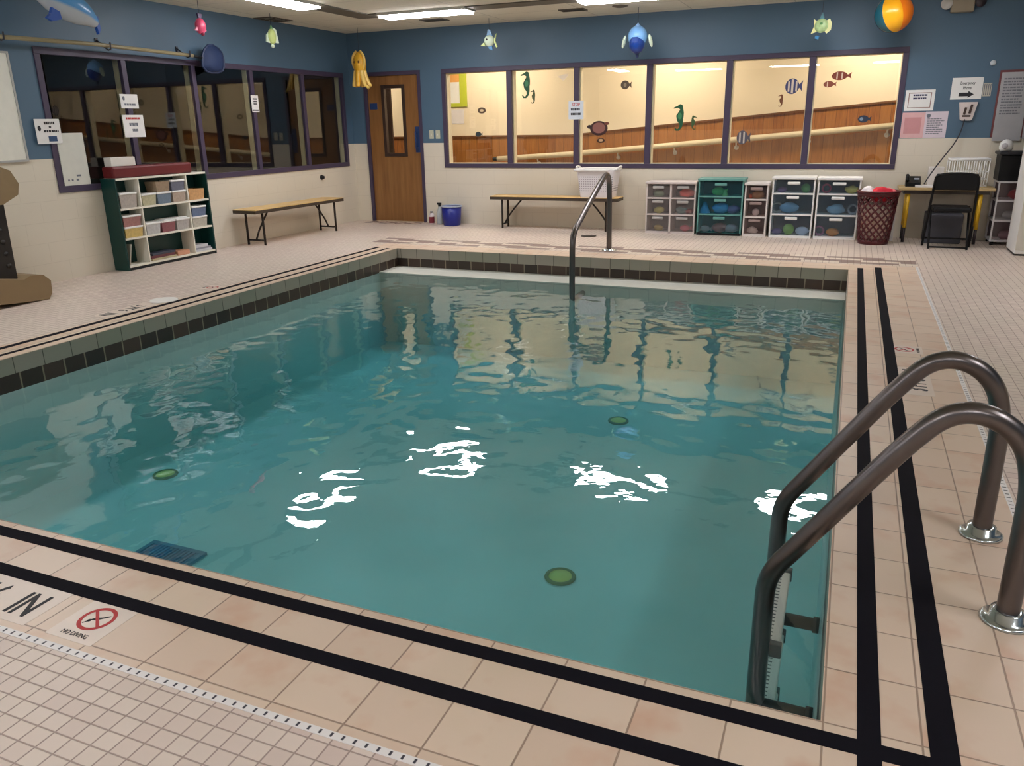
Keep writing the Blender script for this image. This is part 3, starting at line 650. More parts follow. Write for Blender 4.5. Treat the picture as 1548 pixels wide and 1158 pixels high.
# ------------------------------------------------------------------ drawer units along the back wall
def clear(name, tint, hz_, rgb): return sheet_glass(name, tint, ior=1.4, haze=hz_, haze_rgb=rgb)
CL_W = clear('clear_grey', (0.93, 0.92, 0.92, 1), 0.10, (190, 180, 178)); CL_T = clear('clear_teal', (0.62, 0.86, 0.90, 1), 0.08, (60, 120, 136)); CL_B = clear('clear_blue', (0.82, 0.87, 0.92, 1), 0.07, (120, 138, 152)); CL_K = clear('clear_rose', (0.88, 0.84, 0.84, 1), 0.07, (150, 120, 120))
TEAL = mat((96, 152, 146), 0.45); DEPTH = 0.32; YD = 10.48
INSIDE = mat((120, 118, 118), 0.6); INSIDE_D = mat((74, 88, 104), 0.6); INSIDE_T = mat((24, 66, 78), 0.6); INSIDE_R = mat((70, 44, 44), 0.6)
toy_shapes = ['lump', 'ring', 'ball', 'cone', 'fish']
def toy(kind, c, r, rgb, label, sd):
    mb = MB(); m_ = mat(rgb, 0.5)
    nm = {'lump': 'rubber_toy', 'ring': 'toy_ring', 'ball': 'toy_ball', 'cone': 'toy_cone', 'fish': 'toy_fish'}[kind]
    if kind == 'lump': mb.ball((c[0], c[1], c[2] + r * 0.75), (r * 1.25, r * 0.9, r * 0.75), None, 16, 0.22, sd)
    elif kind == 'ring': mb.tube([(c[0] + r * math.cos(a_), c[1] + 0.25 * r * math.sin(a_) * 0.5, c[2] + r * 1.25 + r * math.sin(a_)) for a_ in [2 * PI * k / 20 for k in range(20)]], r * 0.25, 8, closed=True)
    elif kind == 'ball': mb.ball((c[0], c[1], c[2] + r), r, None, 16)
    elif kind == 'cone': mb.lathe(c, [(r, 0), (r * 0.95, r * 0.15), (r * 0.3, r * 1.7), (r * 0.1, r * 1.9)], 16)
    else:
        mb.ball((c[0], c[1], c[2] + r * 0.7), (r * 1.1, r * 0.5, r * 0.7), None, 14); mb.prism([(0.8 * r, 0.7 * r), (1.6 * r, 1.25 * r), (1.45 * r, 0.7 * r), (1.6 * r, 0.15 * r)], (c[0], c[1] - r * 0.08, c[2]), (1, 0, 0), (0, 0, 1), -r * 0.16)
    o = mb.build(nm, m_); tag(o, label, 'toy', 'toys inside the plastic drawers'); return o
def drawer_unit(x0, x1, h, cols, splits, frame, clr, inner, hmat, label, group, toys, uname, foot=None, topm=None):
    u = thing('drawer_unit', label, 'drawer unit', ((x0 + x1) / 2, YD + DEPTH / 2, 0), group)
    w = 0.018; y1 = YD + DEPTH
    mb = MB(); mb.box((x0, YD, 0.0), (x0 + w, y1, h - 0.03), 0.003); mb.box((x1 - w, YD, 0.0), (x1, y1, h - 0.03), 0.003)
    zs = [0.03] + splits + [h - 0.03]
    cx_ = [x0 + (x1 - x0) * k / cols for k in range(cols + 1)]
    for k in range(1, cols): mb.box((cx_[k] - w * 0.7, YD, 0.0), (cx_[k] + w * 0.7, y1, h - 0.03), 0.003)
    for z_ in splits: mb.box((x0 + w, YD - 0.001, z_ - 0.009), (x1 - w, y1, z_ + 0.009))
    mb.box((x0 + w, YD + 0.0, 0.0), (x1 - w, y1, 0.028)); mb.build('frame', frame, u)
    MB().box((x0 + w, y1 - 0.012, 0.03), (x1 - w, y1 - 0.004, h - 0.03)).build('back_panel', inner, u)
    mb = MB(); mb.box((x0 - 0.01, YD - 0.02, h - 0.032), (x1 + 0.01, y1, h), 0.008); mb.build('top', topm or frame, u)
    if foot: MB().box((x0 + 0.005, YD - 0.012, 0.0), (x1 - 0.005, YD - 0.0015, 0.032), 0.004).build('base', foot, u)
    for r_ in range(len(zs) - 1):
        for k in range(cols):
            a0 = cx_[k] + w + 0.003; a1 = cx_[k + 1] - w - 0.003; z0 = zs[r_] + 0.013; z1 = zs[r_ + 1] - 0.013
            mb = MB(); mb.box((a0, YD + 0.004, z0), (a1, YD + 0.009, z1)); d = mb.build('drawer', clr, u)
            m_ = (a0 + a1) / 2; hw = min(0.075, (a1 - a0) * 0.3)
            mb = MB(); mb.box((m_ - hw, YD - 0.016, z1 - 0.048), (m_ + hw, YD + 0.0035, z1 - 0.014), 0.008); hd = mb.build('handle', hmat, d)
            hd.parent = d; hd.matrix_parent_inverse = d.matrix_world.inverted() if False else Matrix.Identity(4)
            hd.matrix_parent_inverse = (Matrix.Translation(u.location) @ d.matrix_parent_inverse).inverted()
    rows = {0: 'bottom', 1: 'middle', 2: 'top'}; 
    for (r_, k, fx, kind, rad, rgb, cn) in toys:
        a0 = cx_[k] + w; a1 = cx_[k + 1] - w
        colw = '' if cols == 1 else (' left' if k == 0 else ' right')
        side = 'left part' if fx < 0.4 else ('right part' if fx > 0.6 else 'middle')
        toy(kind, (a0 + (a1 - a0) * fx, YD + 0.09, zs[r_] + (0.0095 if r_ else -0.0015)), rad, rgb, '%s %s, %s of the %s%s drawer, %s' % (cn, {'lump': 'rubber toy', 'ring': 'ring toy', 'ball': 'ball', 'cone': 'cone toy', 'fish': 'fish toy'}[kind], side, rows[r_], colw, uname), len(bpy.data.objects))
GU = 'plastic drawer units along the back wall'
drawer_unit(-2.46, -1.815, 0.668, 2, [0.245, 0.455], mat((206, 196, 192), 0.5), CL_W, INSIDE, mat((170, 166, 164), 0.5), 'wide grey white drawer unit with six small drawers, left of the teal one', GU, [
    (0, 0, 0.5, 'lump', 0.05, (170, 150, 80), 'tan'), (1, 0, 0.5, 'lump', 0.055, (214, 208, 120), 'yellow'), (2, 0, 0.45, 'lump', 0.06, (120, 150, 120), 'pale green'),
    (0, 1, 0.6, 'fish', 0.06, (196, 70, 96), 'pink'), (1, 1, 0.4, 'lump', 0.06, (90, 130, 130), 'grey green'), (1, 1, 0.75, 'lump', 0.045, (140, 44, 40), 'dark red'), (2, 1, 0.6, 'lump', 0.075, (236, 92, 84), 'coral red')], 'six drawer unit')
drawer_unit(-1.785, -1.225, 0.712, 1, [0.262, 0.485], TEAL, CL_T, INSIDE_T, TEAL, 'teal plastic drawer unit with three drawers and a black base', GU, [
    (2, 0, 0.42, 'fish', 0.075, (150, 206, 110), 'green'), (2, 0, 0.58, 'cone', 0.04, (190, 220, 130), 'lime'), (1, 0, 0.12, 'cone', 0.075, (70, 140, 200), 'blue'), (1, 0, 0.5, 'lump', 0.085, (110, 160, 226), 'light blue'), (1, 0, 0.8, 'lump', 0.07, (150, 80, 140), 'purple'),
    (0, 0, 0.15, 'fish', 0.06, (240, 160, 160), 'pale pink'), (0, 0, 0.5, 'lump', 0.08, (240, 80, 80), 'red'), (0, 0, 0.78, 'lump', 0.07, (246, 150, 160), 'rose')], 'teal unit', foot=BLACK)
drawer_unit(-1.207, -0.925, 0.665, 1, [0.242, 0.455], mat((222, 216, 212), 0.5), CL_K, INSIDE_R, mat((150, 130, 126), 0.5), 'narrow white drawer unit with three drawers, right of the teal one', GU, [
    (2, 0, 0.55, 'lump', 0.065, (170, 130, 80), 'brown'), (2, 0, 0.2, 'ball', 0.03, (220, 96, 40), 'orange'), (1, 0, 0.5, 'ball', 0.045, (236, 232, 234), 'white'), (0, 0, 0.4, 'lump', 0.055, (232, 230, 224), 'white')], 'narrow unit')
drawer_unit(-0.882, -0.385, 0.738, 1, [0.283, 0.535], WHITE, CL_B, INSIDE_D, WHITE, 'white three drawer unit with oval handles, left one of the pair', GU, [
    (2, 0, 0.8, 'ball', 0.055, (110, 170, 96), 'green'), (2, 0, 0.2, 'lump', 0.045, (128, 96, 140), 'mauve'), (1, 0, 0.42, 'lump', 0.09, (110, 160, 190), 'blue'), (1, 0, 0.1, 'ring', 0.055, (150, 150, 140), 'grey'), (0, 0, 0.45, 'ball', 0.068, (150, 196, 90), 'lime green'), (0, 0, 0.8, 'fish', 0.075, (190, 204, 220), 'pale blue'), (0, 0, 0.15, 'lump', 0.05, (110, 90, 140), 'violet')], 'left twin unit')
drawer_unit(-0.358, 0.125, 0.735, 1, [0.283, 0.535], WHITE, CL_B, INSIDE_D, WHITE, 'white three drawer unit with oval handles, right one of the pair', GU, [
    (2, 0, 0.82, 'lump', 0.06, (226, 206, 96), 'yellow'), (2, 0, 0.18, 'ring', 0.045, (200, 80, 110), 'pink'), (1, 0, 0.48, 'lump', 0.08, (140, 180, 200), 'light blue'), (1, 0, 0.9, 'ring', 0.05, (150, 156, 160), 'grey'), (0, 0, 0.45, 'lump', 0.062, (230, 146, 60), 'orange'), (0, 0, 0.1, 'ring', 0.05, (170, 110, 140), 'mauve')], 'right twin unit')

# red lattice hamper with toys
hp = thing('hamper', 'tall dark red lattice basket full of colourful cloth, right of the drawers', 'basket', (0.315, 10.25, 0))
HM = mat((78, 10, 18), 0.4); hc = (0.315, 10.25)
def hr_(z): return 0.160 + (0.215 - 0.160) * z / 0.60
mb = MB(); NB = 15
for sgn in (-1, 1):
    for k in range(NB):
        a0 = 2 * PI * k / NB; pts = []
        for i in range(17):
            z_ = 0.04 + 0.52 * i / 16; a_ = a0 + sgn * 2.5 * i / 16; pts.append((hc[0] + hr_(z_) * math.cos(a_), hc[1] + hr_(z_) * math.sin(a_), z_))
        mb.tube(pts, 0.0105, 6)
mb.build('lattice', HM, hp)
mb = MB(); mb.lathe((*hc, 0), [(0.0, 0), (0.163, 0.0), (0.172, 0.05), (0.158, 0.05), (0.15, 0.01), (0.0, 0.01)], 32); mb.build('base', HM, hp)
mb = MB(); mb.lathe((*hc, 0.55), [(0.203, 0.0), (0.222, 0.0), (0.228, 0.045), (0.205, 0.05)], 32); mb.tube([(hc[0] + 0.226 * math.cos(a_), hc[1] + 0.226 * math.sin(a_), 0.598) for a_ in [2 * PI * k / 32 for k in range(32)]], 0.012, 8, closed=True); mb.build('rim', HM, hp)
for k, (dx_, dy_, r_, rgb, cn, zz) in enumerate([(0.03, -0.05, 0.115, (214, 40, 60), 'red', 0.56), (-0.115, 0.0, 0.085, (236, 230, 232), 'white', 0.585), (0.12, 0.0, 0.08, (240, 120, 130), 'pink', 0.57), (0.06, 0.09, 0.09, (70, 90, 170), 'blue', 0.56)]):
    mb = MB(); mb.ball((hc[0] + dx_, hc[1] + dy_, zz), (r_, r_ * 0.85, r_ * 0.75), (0, 0, k), 22, 0.35, k + 3); o = mb.build('cloth', mat(rgb, 0.8)); tag(o, '%s crumpled cloth piled in the top of the dark red lattice basket' % cn, 'cloth', 'cloths in the red basket')
mb = MB(); mb.lathe((*hc, 0.012), [(0.10, 0), (0.136, 0.02), (0.170, 0.33), (0.178, 0.43), (0.10, 0.45), (0.0, 0.45)], 20); o = mb.build('laundry_bag', mat((240, 212, 196), 0.8, var=0.3, scale=14)); tag(o, 'pale speckled laundry bag showing through holes of the red lattice basket', 'bag')

# ------------------------------------------------------------------ desk corner
dk_ = thing('desk', 'plain wooden desk with yellow legs behind the black folding chair', 'desk', (1.03, 10.6, 0))
MB().box((0.53, 10.40, 0.60), (1.51, 10.82, 0.632), 0.005).build('top', mat((186, 160, 112), 0.5), dk_)
MB().box((0.58, 10.43, 0.56), (1.46, 10.80, 0.599)).build('apron', mat((60, 48, 40), 0.5), dk_)
YEL = mat((214, 168, 30), 0.45)
for xx, yy in ((0.64, 10.46), (0.64, 10.77), (1.38, 10.46), (1.38, 10.77)):
    lg = MB().cyl((xx, yy, 0.17), (xx + (0.0), yy, 0.56), 0.021).build('leg', YEL, dk_)
    mb = MB(); mb.cyl((xx, yy, 0.0), (xx, yy, 0.17), 0.017); mb.build('leg_foot', mat((44, 34, 40), 0.5), dk_)
# things on the desk
ph_ = thing('telephone', 'black desk telephone on the left end of the desk', 'telephone', (0.68, 10.62, 0.633))
mb = MB(); mb.prism([(0, 0), (0.17, 0), (0.17, 0.11), (0.0, 0.045)], (0.60, 10.54, 0.633), (0, 1, 0), (0, 0, 1), 0.16); mb.build('base', BLACK, ph_)
mb = MB(); mb.tube(smooth_path([(0.617, 10.55, 0.70), (0.617, 10.57, 0.725), (0.617, 10.66, 0.755), (0.617, 10.70, 0.745)], 2), 0.02, 10); mb.build('handset', BLACK, ph_)
MB().box((0.69, 10.615, 0.708), (0.745, 10.655, 0.718), 0.002, (math.radians(20), 0, 0)).build('display', mat((150, 160, 176), 0.3), ph_)
def sheet(name, lo, hi, rgb, label, cat='paper', group=None):
    o = MB().box(lo, hi, 0.001).build(name, mat(rgb, 0.6)); return tag(o, label, cat, group)
sheet('paper_pile', (0.70, 10.41, 0.633), (0.93, 10.535, 0.655), (228, 226, 226), 'white pile of papers on the desk in front of the telephone')
sheet('folder', (0.95, 10.41, 0.633), (1.09, 10.54, 0.652), (206, 196, 110), 'yellow folder on the desk behind the chair back')
sheet('booklet', (1.10, 10.41, 0.633), (1.34, 10.54, 0.658), (224, 220, 204), 'cream booklet on the desk, right of the yellow folder')
wr = thing('wire_basket', 'white wire basket standing on the desk against the wall', 'basket', (1.10, 10.68, 0.633))
mb = MB(); bx0, bx1, by0, by1, bz0, bz1 = 1.03, 1.43, 10.57, 10.80, 0.642, 0.935
for zz, k in ((bz1, 0.013), (bz0, 0.006)): mb.tube([(bx0, by0, zz), (bx1, by0, zz), (bx1, by1, zz), (bx0, by1, zz)], k, 8, closed=True)
mb.build('rim', WHITE, wr)
mb = MB()
for i in range(9):
    xx = bx0 + (bx1 - bx0) * i / 8; mb.tube([(xx, by0, bz1), (xx, by0, bz0), (xx, by1, bz0), (xx, by1, bz1)], 0.0055, 6)
for zz in (0.72, 0.80): mb.tube([(bx0, by0, zz), (bx1, by0, zz), (bx1, by1, zz), (bx0, by1, zz)], 0.004, 6, closed=True)
mb.build('wires', WHITE, wr)
o = MB().box((0.83, 10.62, 0.633), (0.99, 10.76, 0.85), 0.01).build('paper_stack', mat((220, 214, 210), 0.6)); tag(o, 'white paper stack standing between telephone and wire basket on the desk', 'paper')

# chair
fc = thing('folding_chair', 'black metal folding chair pushed up to the desk', 'chair', (1.07, 10.12, 0))
CH = mat((6, 6, 9), 0.5, spec=0.3)
def arch(yb, yt, z0, z1, xw):
    return smooth_path([(1.07 - xw, yb, z0), (1.07 - xw * 0.94, (yb + yt) / 2, (z0 + z1) / 2), (1.07 - xw * 0.9, yt, z1 - 0.10), (1.07 - xw * 0.86, yt, z1), (1.07 + xw * 0.86, yt, z1), (1.07 + xw * 0.9, yt, z1 - 0.10), (1.07 + xw * 0.94, (yb + yt) / 2, (z0 + z1) / 2), (1.07 + xw, yb, z0)], 3)
mb = MB(); mb.tube(arch(10.22, 10.02, 0.0, 0.815, 0.235), 0.0135, 10); mb.build('main_frame', CH, fc)
for xs_ in (-0.19, 0.19):
    mb = MB(); mb.tube([(1.07 + xs_, 9.97, 0.0), (1.07 + xs_, 10.30, 0.44)], 0.012, 10); mb.build('rear_leg', CH, fc)
mb = MB(); mb.tube([(1.07 - 0.19, 9.985, 0.02), (1.07 + 0.19, 9.985, 0.02)], 0.010, 8); mb.tube([(1.07 - 0.22, 10.20, 0.09), (1.07 + 0.22, 10.20, 0.09)], 0.010, 8); mb.build('crossbar', CH, fc)
mb = MB(); mb.box((0.866, 10.012, 0.635), (1.274, 10.036, 0.812), 0.011); mb.build('backrest', CH, fc)
mb = MB(); mb.box((0.88, 10.03, 0.395), (1.26, 10.36, 0.452), 0.02); mb.build('seat', CH, fc)
o = MB().box((0.86, 10.42, 0.0), (1.24, 10.78, 0.34), 0.015).build('storage_box', mat((70, 70, 78), 0.6)); tag(o, 'dark grey storage box on the floor under the desk', 'box')
o = MB().box((0.50, 10.47, 0.0), (0.535, 10.50, 0.30), 0.006).build('white_bar', mat((208, 206, 204), 0.5)); o.name = 'plastic_bar'; tag(o, 'thin white upright plastic bar between lattice basket and desk leg', 'bar')

# drawer cart on the right, black box and white dome on top
ct = thing('drawer_cart', 'clear three drawer cart on black feet, right of the desk', 'drawer cart', (1.68, 10.6, 0))
cx0, cx1, cy0, cy1 = 1.53, 1.83, 10.44, 10.80
mb = MB(); CF = mat((206, 204, 206), 0.45); w = 0.016
for (p, q) in ((cx0, cy0), (cx1 - w, cy0), (cx0, cy1 - w), (cx1 - w, cy1 - w)): mb.box((p, q, 0.04), (p + w, q + w, 0.71))
for zz in (0.05, 0.275, 0.495, 0.70): mb.box((cx0 + 0.001, cy0 - 0.004, zz - 0.01), (cx1 - 0.001, cy1 - 0.001, zz + 0.01))
mb.build('frame', CF, ct); MB().box((cx0 + 0.02, cy1 - 0.014, 0.06), (cx1 - 0.02, cy1 - 0.002, 0.69)).build('back_panel', mat((80, 70, 78), 0.6), ct)
for k, (z0, z1) in enumerate(((0.063, 0.262), (0.288, 0.482), (0.508, 0.687))):
    d = MB().box((cx0 + 0.019, cy0 + 0.003, z0), (cx1 - 0.019, cy0 + 0.008, z1)).build('drawer', CL_K if k != 1 else CL_W, ct)
    toy('lump', (1.70 if k != 2 else 1.74, 10.55, (0.061, 0.286, 0.506)[k]), (0.065, 0.06, 0.07)[k], ((170, 140, 150), (150, 150, 156), (170, 40, 56))[k], ('grey pink rubber toy in the bottom drawer of the drawer cart', 'grey rubber toy in the middle drawer of the drawer cart', 'red rubber toy in the top drawer of the drawer cart')[k], 70 + k)
mb = MB()
for (p, q) in ((cx0 + 0.03, cy0 + 0.03), (cx1 - 0.03, cy0 + 0.03), (cx0 + 0.03, cy1 - 0.03), (cx1 - 0.03, cy1 - 0.03)): mb.cyl((p, q, 0), (p, q, 0.04), 0.02)
mb.build('feet', BLACK, ct)
bb = thing('black_box', 'black storage box on top of the clear drawer cart', 'box', (1.68, 10.62, 0.711))
MB().box((1.515, 10.46, 0.711), (1.86, 10.80, 0.99), 0.01).build('body', BLACK, bb); MB().box((1.495, 10.44, 0.99), (1.88, 10.82, 1.025), 0.01).build('lid', mat((34, 34, 40), 0.5), bb)
af = thing('air_freshener', 'white egg shaped air freshener on top of the black box', 'air freshener', (1.56, 10.56, 1.026))
mb = MB(); mb.lathe((1.56, 10.56, 1.026), [(0.05, 0.0), (0.066, 0.02), (0.07, 0.05), (0.062, 0.09), (0.04, 0.115), (0.012, 0.128), (0.0, 0.129)], 24); mb.build('shell', WHITE, af)
mb = MB(); mb.lathe((1.56 - 0.025, 10.56 - 0.066, 1.085), [(0.03, -0.004), (0.03, 0.004), (0.0, 0.006)], 20, (-0.35, -1, 0.05)); mb.build('vent_disc', mat((176, 172, 176), 0.5), af)
cb = thing('cabinet', 'tall white cabinet cut off by the right edge of the photo', 'cabinet', (1.95, 9.95, 0))
MB().box((1.668, 9.68, 0.02), (2.25, 10.2, 1.75), 0.006).build('body', WHITE, cb)
MB().box((1.668, 9.665, 0.06), (1.955, 9.6795, 1.73), 0.004).build('door', OFFWHITE, cb); MB().box((1.962, 9.665, 0.06), (2.25, 9.6795, 1.73), 0.004).build('door', OFFWHITE, cb)
MB().box((1.675, 9.70, 0.0), (2.24, 10.19, 0.02)).build('plinth', BLACK, cb)

# ------------------------------------------------------------------ papers and fittings on the back wall
def lines(mb, x0, x1, z0, z1, n_, yy, ragged=0.25, th=0.5, sd=0):
    rr = random.Random(sd); p = (z1 - z0) / n_
    for i in range(n_):
        zt = z1 - p * i; xe = x1 - (x1 - x0) * ragged * rr.random(); xx = x0
        while xx < xe:
            L = (x1 - x0) * (0.06 + 0.12 * rr.random()); mb.box((xx, yy - 0.0006, zt - p * th), (min(xx + L, xe), yy + 0.0004, zt)); xx += L + (x1 - x0) * 0.025
PY = YB - 0.003
s1 = thing('wall_sign', 'white bordered sign directly right of the lit window', 'sign', (0.645, YB, 1.58))
MB().box((0.492, PY, 1.473), (0.80, YB, 1.705)).build('sheet', WHITE, s1)
mb = MB()
for lo, hi in (((0.525, 1.505), (0.534, 1.675)), ((0.758, 1.505), (0.767, 1.675)), ((0.525, 1.666), (0.767, 1.675)), ((0.525, 1.505), (0.767, 1.512))): mb.box((lo[0], PY - 0.0008, lo[1]), (hi[0], PY, hi[1]))
mb.build('border', mat((150, 120, 112), 0.6), s1)
mb = MB(); lines(mb, 0.575, 0.725, 1.585, 1.655, 2, PY, 0.1, 0.55, 3); mb.build('print', mat((60, 62, 96), 0.6), s1)
s2 = thing('wall_poster', 'pink and white double poster under the bordered sign', 'poster', (0.72, YB, 1.3))
mb = MB(); mb.box((0.485, PY, 1.171), (0.73, YB, 1.455)); mb.mi = 1; mb.box((0.73, PY, 1.171), (0.965, YB, 1.462)); mb.build('sheet', [mat((222, 178, 180), 0.6), mat((218, 206, 216), 0.6)], s2)
mb = MB(); mb.box((0.515, PY - 0.0008, 1.22), (0.695, PY, 1.40)); mb.build('panel', mat((204, 146, 148), 0.6), s2)
mb = MB(); lines(mb, 0.755, 0.935, 1.20, 1.385, 8, PY, 0.3, 0.4, 5); mb.ball((0.765, PY, 1.415), (0.022, 0.003, 0.022), None, 12); mb.build('print', GREYINK, s2)
s3 = thing('wall_sign', 'white sign with a black arrow pointing right above the outlet', 'sign', (1.11, YB, 1.7))
MB().box((0.958, PY, 1.588), (1.27, YB, 1.82)).build('sheet', WHITE, s3)
mb = MB(); mb.prism([(-0.075, -0.02), (0.02, -0.02), (0.02, -0.038), (0.078, 0), (0.02, 0.038), (0.02, 0.02), (-0.075, 0.02)], (1.115, PY + 0.0002, 1.64), (1, 0, 0), (0, 0, 1), 0.001); mb.build('arrow', INK, s3)
lettering('Emergency', 0.045, (1.118, PY - 0.0008, 1.76), (1, 0, 0), (0, 0, 1), INK, s3, 0.75, 0.0006); lettering('Phone', 0.045, (1.118, PY - 0.0008, 1.708), (1, 0, 0), (0, 0, 1), INK, s3, 0.75, 0.0006)
s4 = thing('wall_note', 'narrow striped card pinned right beside the arrow sign', 'note', (1.32, YB, 1.68))
MB().box((1.275, PY, 1.615), (1.36, YB, 1.755)).build('card', mat((186, 184, 172), 0.6), s4)
mb = MB()
for i in range(4): mb.box((1.285 + i * 0.02, PY - 0.0008, 1.625), (1.293 + i * 0.02, PY, 1.745))
mb.build('print', GREYINK, s4)
ol = thing('wall_outlet', 'white tapered socket cover with dark plugs under the arrow sign', 'outlet', (1.15, YB, 1.46))
mb = MB(); mb.prism([(-0.095, 0.10), (0.095, 0.10), (0.06, -0.085), (0.045, -0.10), (-0.045, -0.10), (-0.065, -0.085)], (1.152, YB, 1.456), (1, 0, 0), (0, 0, 1), 0.035); mb.build('cover', mat((216, 204, 200), 0.5), ol)
mb = MB(); mb.box((1.115, YB - 0.045, 1.42), (1.14, YB - 0.034, 1.50), 0.003, (0, 0.15, 0)); mb.box((1.17, YB - 0.048, 1.43), (1.195, YB - 0.034, 1.53), 0.003, (0, 0.15, 0)); mb.box((1.105, YB - 0.042, 1.395), (1.19, YB - 0.034, 1.415), 0.003); mb.build('plug', mat((70, 50, 44), 0.5), ol)
mb = MB(); mb.tube(smooth_path([(1.135, YB - 0.045, 1.37), (1.12, YB - 0.05, 1.25), (1.07, YB - 0.07, 1.11), (0.98, YB - 0.15, 0.98), (0.90, YB - 0.27, 0.87), (0.84, YB - 0.32, 0.77), (0.80, YB - 0.34, 0.69), (0.79, YB - 0.345, 0.664)], 3), 0.007, 8); o = mb.build('power_cord', mat((44, 44, 52), 0.5)); tag(o, 'dark cord hanging from the wall outlet down to the desk', 'cord')
mb = MB(); mb.lathe((1.335, YB, 1.965), [(0.03, 0), (0.03, 0.006), (0.018, 0.014), (0.0, 0.016)], 18, (0, -1, 0)); o = mb.build('wall_hook', mat((200, 208, 214), 0.4)); tag(o, 'small pale round hook alone on the blue wall above the striped card', 'hook')
bd = thing('bulletin_board', 'bulletin board covered by grey printed sheets at the right photo edge', 'bulletin board', (1.75, YB, 1.5))
MB().box((1.42, YB - 0.02, 1.17), (2.35, YB, 1.885), 0.004).build('frame', mat((112, 60, 62), 0.5), bd)
for k, (p, q, r0, r1) in enumerate(((1.44, 1.72, 1.13, 1.86), (1.735, 2.02, 1.15, 1.86), (2.04, 2.32, 1.16, 1.86))):
    sh = MB().box((p, YB - 0.024, r0), (q, YB - 0.0205, r1)).build('sheet', mat((176, 176, 180), 0.6), bd)
    mb = MB(); lines(mb, p + 0.03, q - 0.03, r0 + 0.27, r1 - 0.06, 13, YB - 0.0245, 0.25, 0.5, 11 + k); pr_ = mb.build('print', mat((120, 122, 130), 0.6), bd)
# light switches
for k, xx in enumerate((-5.79, -5.685)):
    sw = thing('light_switch', ('cream light switch plate, the one next to the brown door', 'cream light switch plate, the one next to the lit window')[k], 'light switch', (xx, YB, 1.29), 'light switches')
    MB().box((xx - 0.036, YB - 0.007, 1.225), (xx + 0.036, YB, 1.345), 0.003).build('plate', mat((190, 190, 168), 0.45), sw); MB().box((xx - 0.007, YB - 0.018, 1.27), (xx + 0.007, YB - 0.0075, 1.295), 0.003).build('toggle', OFFWHITE, sw)
# centre sign on the mullion
s5 = thing('mullion_sign', 'white sign with a red heading fixed to a mullion of the lit window', 'sign', (-3.545, YB, 1.57))
MB().box((-3.655, YB - 0.022, 1.455), (-3.44, YB - 0.0185, 1.695)).build('sheet', mat((214, 222, 232), 0.5), s5)
lettering('STOP', 0.06, (-3.548, YB - 0.0227, 1.645), (1, 0, 0), (0, 0, 1), RED, s5, 0.8, 0.001)
mb = MB(); lines(mb, -3.62, -3.475, 1.48, 1.60, 2, YB - 0.0222, 0.1, 0.5, 2); mb.build('print', INK, s5)

# ------------------------------------------------------------------ left wall things
wbd = thing('whiteboard', 'large whiteboard at the left photo edge above the brown stand', 'whiteboard', (XL, 4.7, 1.63))
MB().box((XL, 4.0, 1.17), (XL + 0.018, 5.335, 2.09)).build('board', mat((226, 224, 212), 0.3), wbd)
mb = MB(); w = 0.018
mb.box((XL, 4.0, 1.152), (XL + 0.024, 5.355, 1.17)); mb.box((XL, 4.0, 2.09), (XL + 0.024, 5.355, 2.108)); mb.box((XL, 5.336, 1.17), (XL + 0.024, 5.355, 2.09)); mb.build('frame', mat((170, 170, 166), 0.4), wbd)
def lsign(y0, y1, z0, z1, d, label, rgb=(232, 230, 228)):
    o = thing('paper_sign', label, 'sign', (XL + d, (y0 + y1) / 2, (z0 + z1) / 2), 'paper signs on the left window')
    MB().box((XL + d, y0, z0), (XL + d + 0.003, y1, z1)).build('sheet', mat(rgb, 0.6), o); return o
def llines(mb, y0, y1, z0, z1, n_, d, th=0.55, sd=0, ragged=0.2):
    rr = random.Random(sd); p = (z1 - z0) / n_
    for i in range(n_):
        zt = z1 - p * i; m_ = (y1 - y0) * ragged * rr.random() / 2; yy = y0 + m_
        while yy < y1 - m_:
            L = (y1 - y0) * (0.08 + 0.1 * rr.random()); mb.box((XL + d + 0.0031, yy, zt - p * th), (XL + d + 0.0038, min(yy + L, y1 - m_), zt)); yy += L + (y1 - y0) * 0.03
o = lsign(5.48, 5.745, 1.305, 1.53, 0.02, 'white paper sign with a blue square at the left window corner')
mb = MB(); llines(mb, 5.575, 5.69, 1.475, 1.505, 1, 0.02, 0.8, 1); llines(mb, 5.62, 5.65, 1.445, 1.465, 1, 0.02, 0.8, 2); llines(mb, 5.56, 5.725, 1.405, 1.43, 1, 0.02, 0.8, 3); mb.ball((XL + 0.0235, 5.52, 1.445), (0.0015, 0.018, 0.025), None, 10); mb.build('print', INK, o)
MB().box((XL + 0.0231, 5.60, 1.325), (XL + 0.024, 5.69, 1.375)).build('blue_square', mat((44, 74, 112), 0.5), o)
o = lsign(6.515, 6.745, 1.635, 1.778, 0.017, 'upper of two white papers taped to the first left mullion')
mb = MB(); llines(mb, 6.55, 6.715, 1.66, 1.685, 1, 0.017, 0.8, 5); mb.ball((XL + 0.0205, 6.56, 1.735), (0.0015, 0.016, 0.022), None, 10); mb.build('print', GREYINK, o)
o = lsign(6.505, 6.78, 1.345, 1.57, 0.017, 'lower of two white papers on the first left mullion, with red heading')
mb = MB(); llines(mb, 6.55, 6.735, 1.52, 1.545, 1, 0.017, 0.8, 7, 0.02); mb.build('heading', RED, o)
mb = MB(); llines(mb, 6.58, 6.70, 1.45, 1.49, 1, 0.017, 0.8, 8); llines(mb, 6.61, 6.69, 1.395, 1.43, 1, 0.017, 0.8, 9); mb.build('print', GREYINK, o)
o = lsign(8.555, 8.69, 1.61, 1.815, 0.017, 'narrow white paper on the third left mullion')
mb = MB(); llines(mb, 8.585, 8.665, 1.69, 1.78, 3, 0.017, 0.6, 4); llines(mb, 8.57, 8.68, 1.622, 1.642, 1, 0.017, 0.9, 6, 0.01); mb.build('print', INK, o)
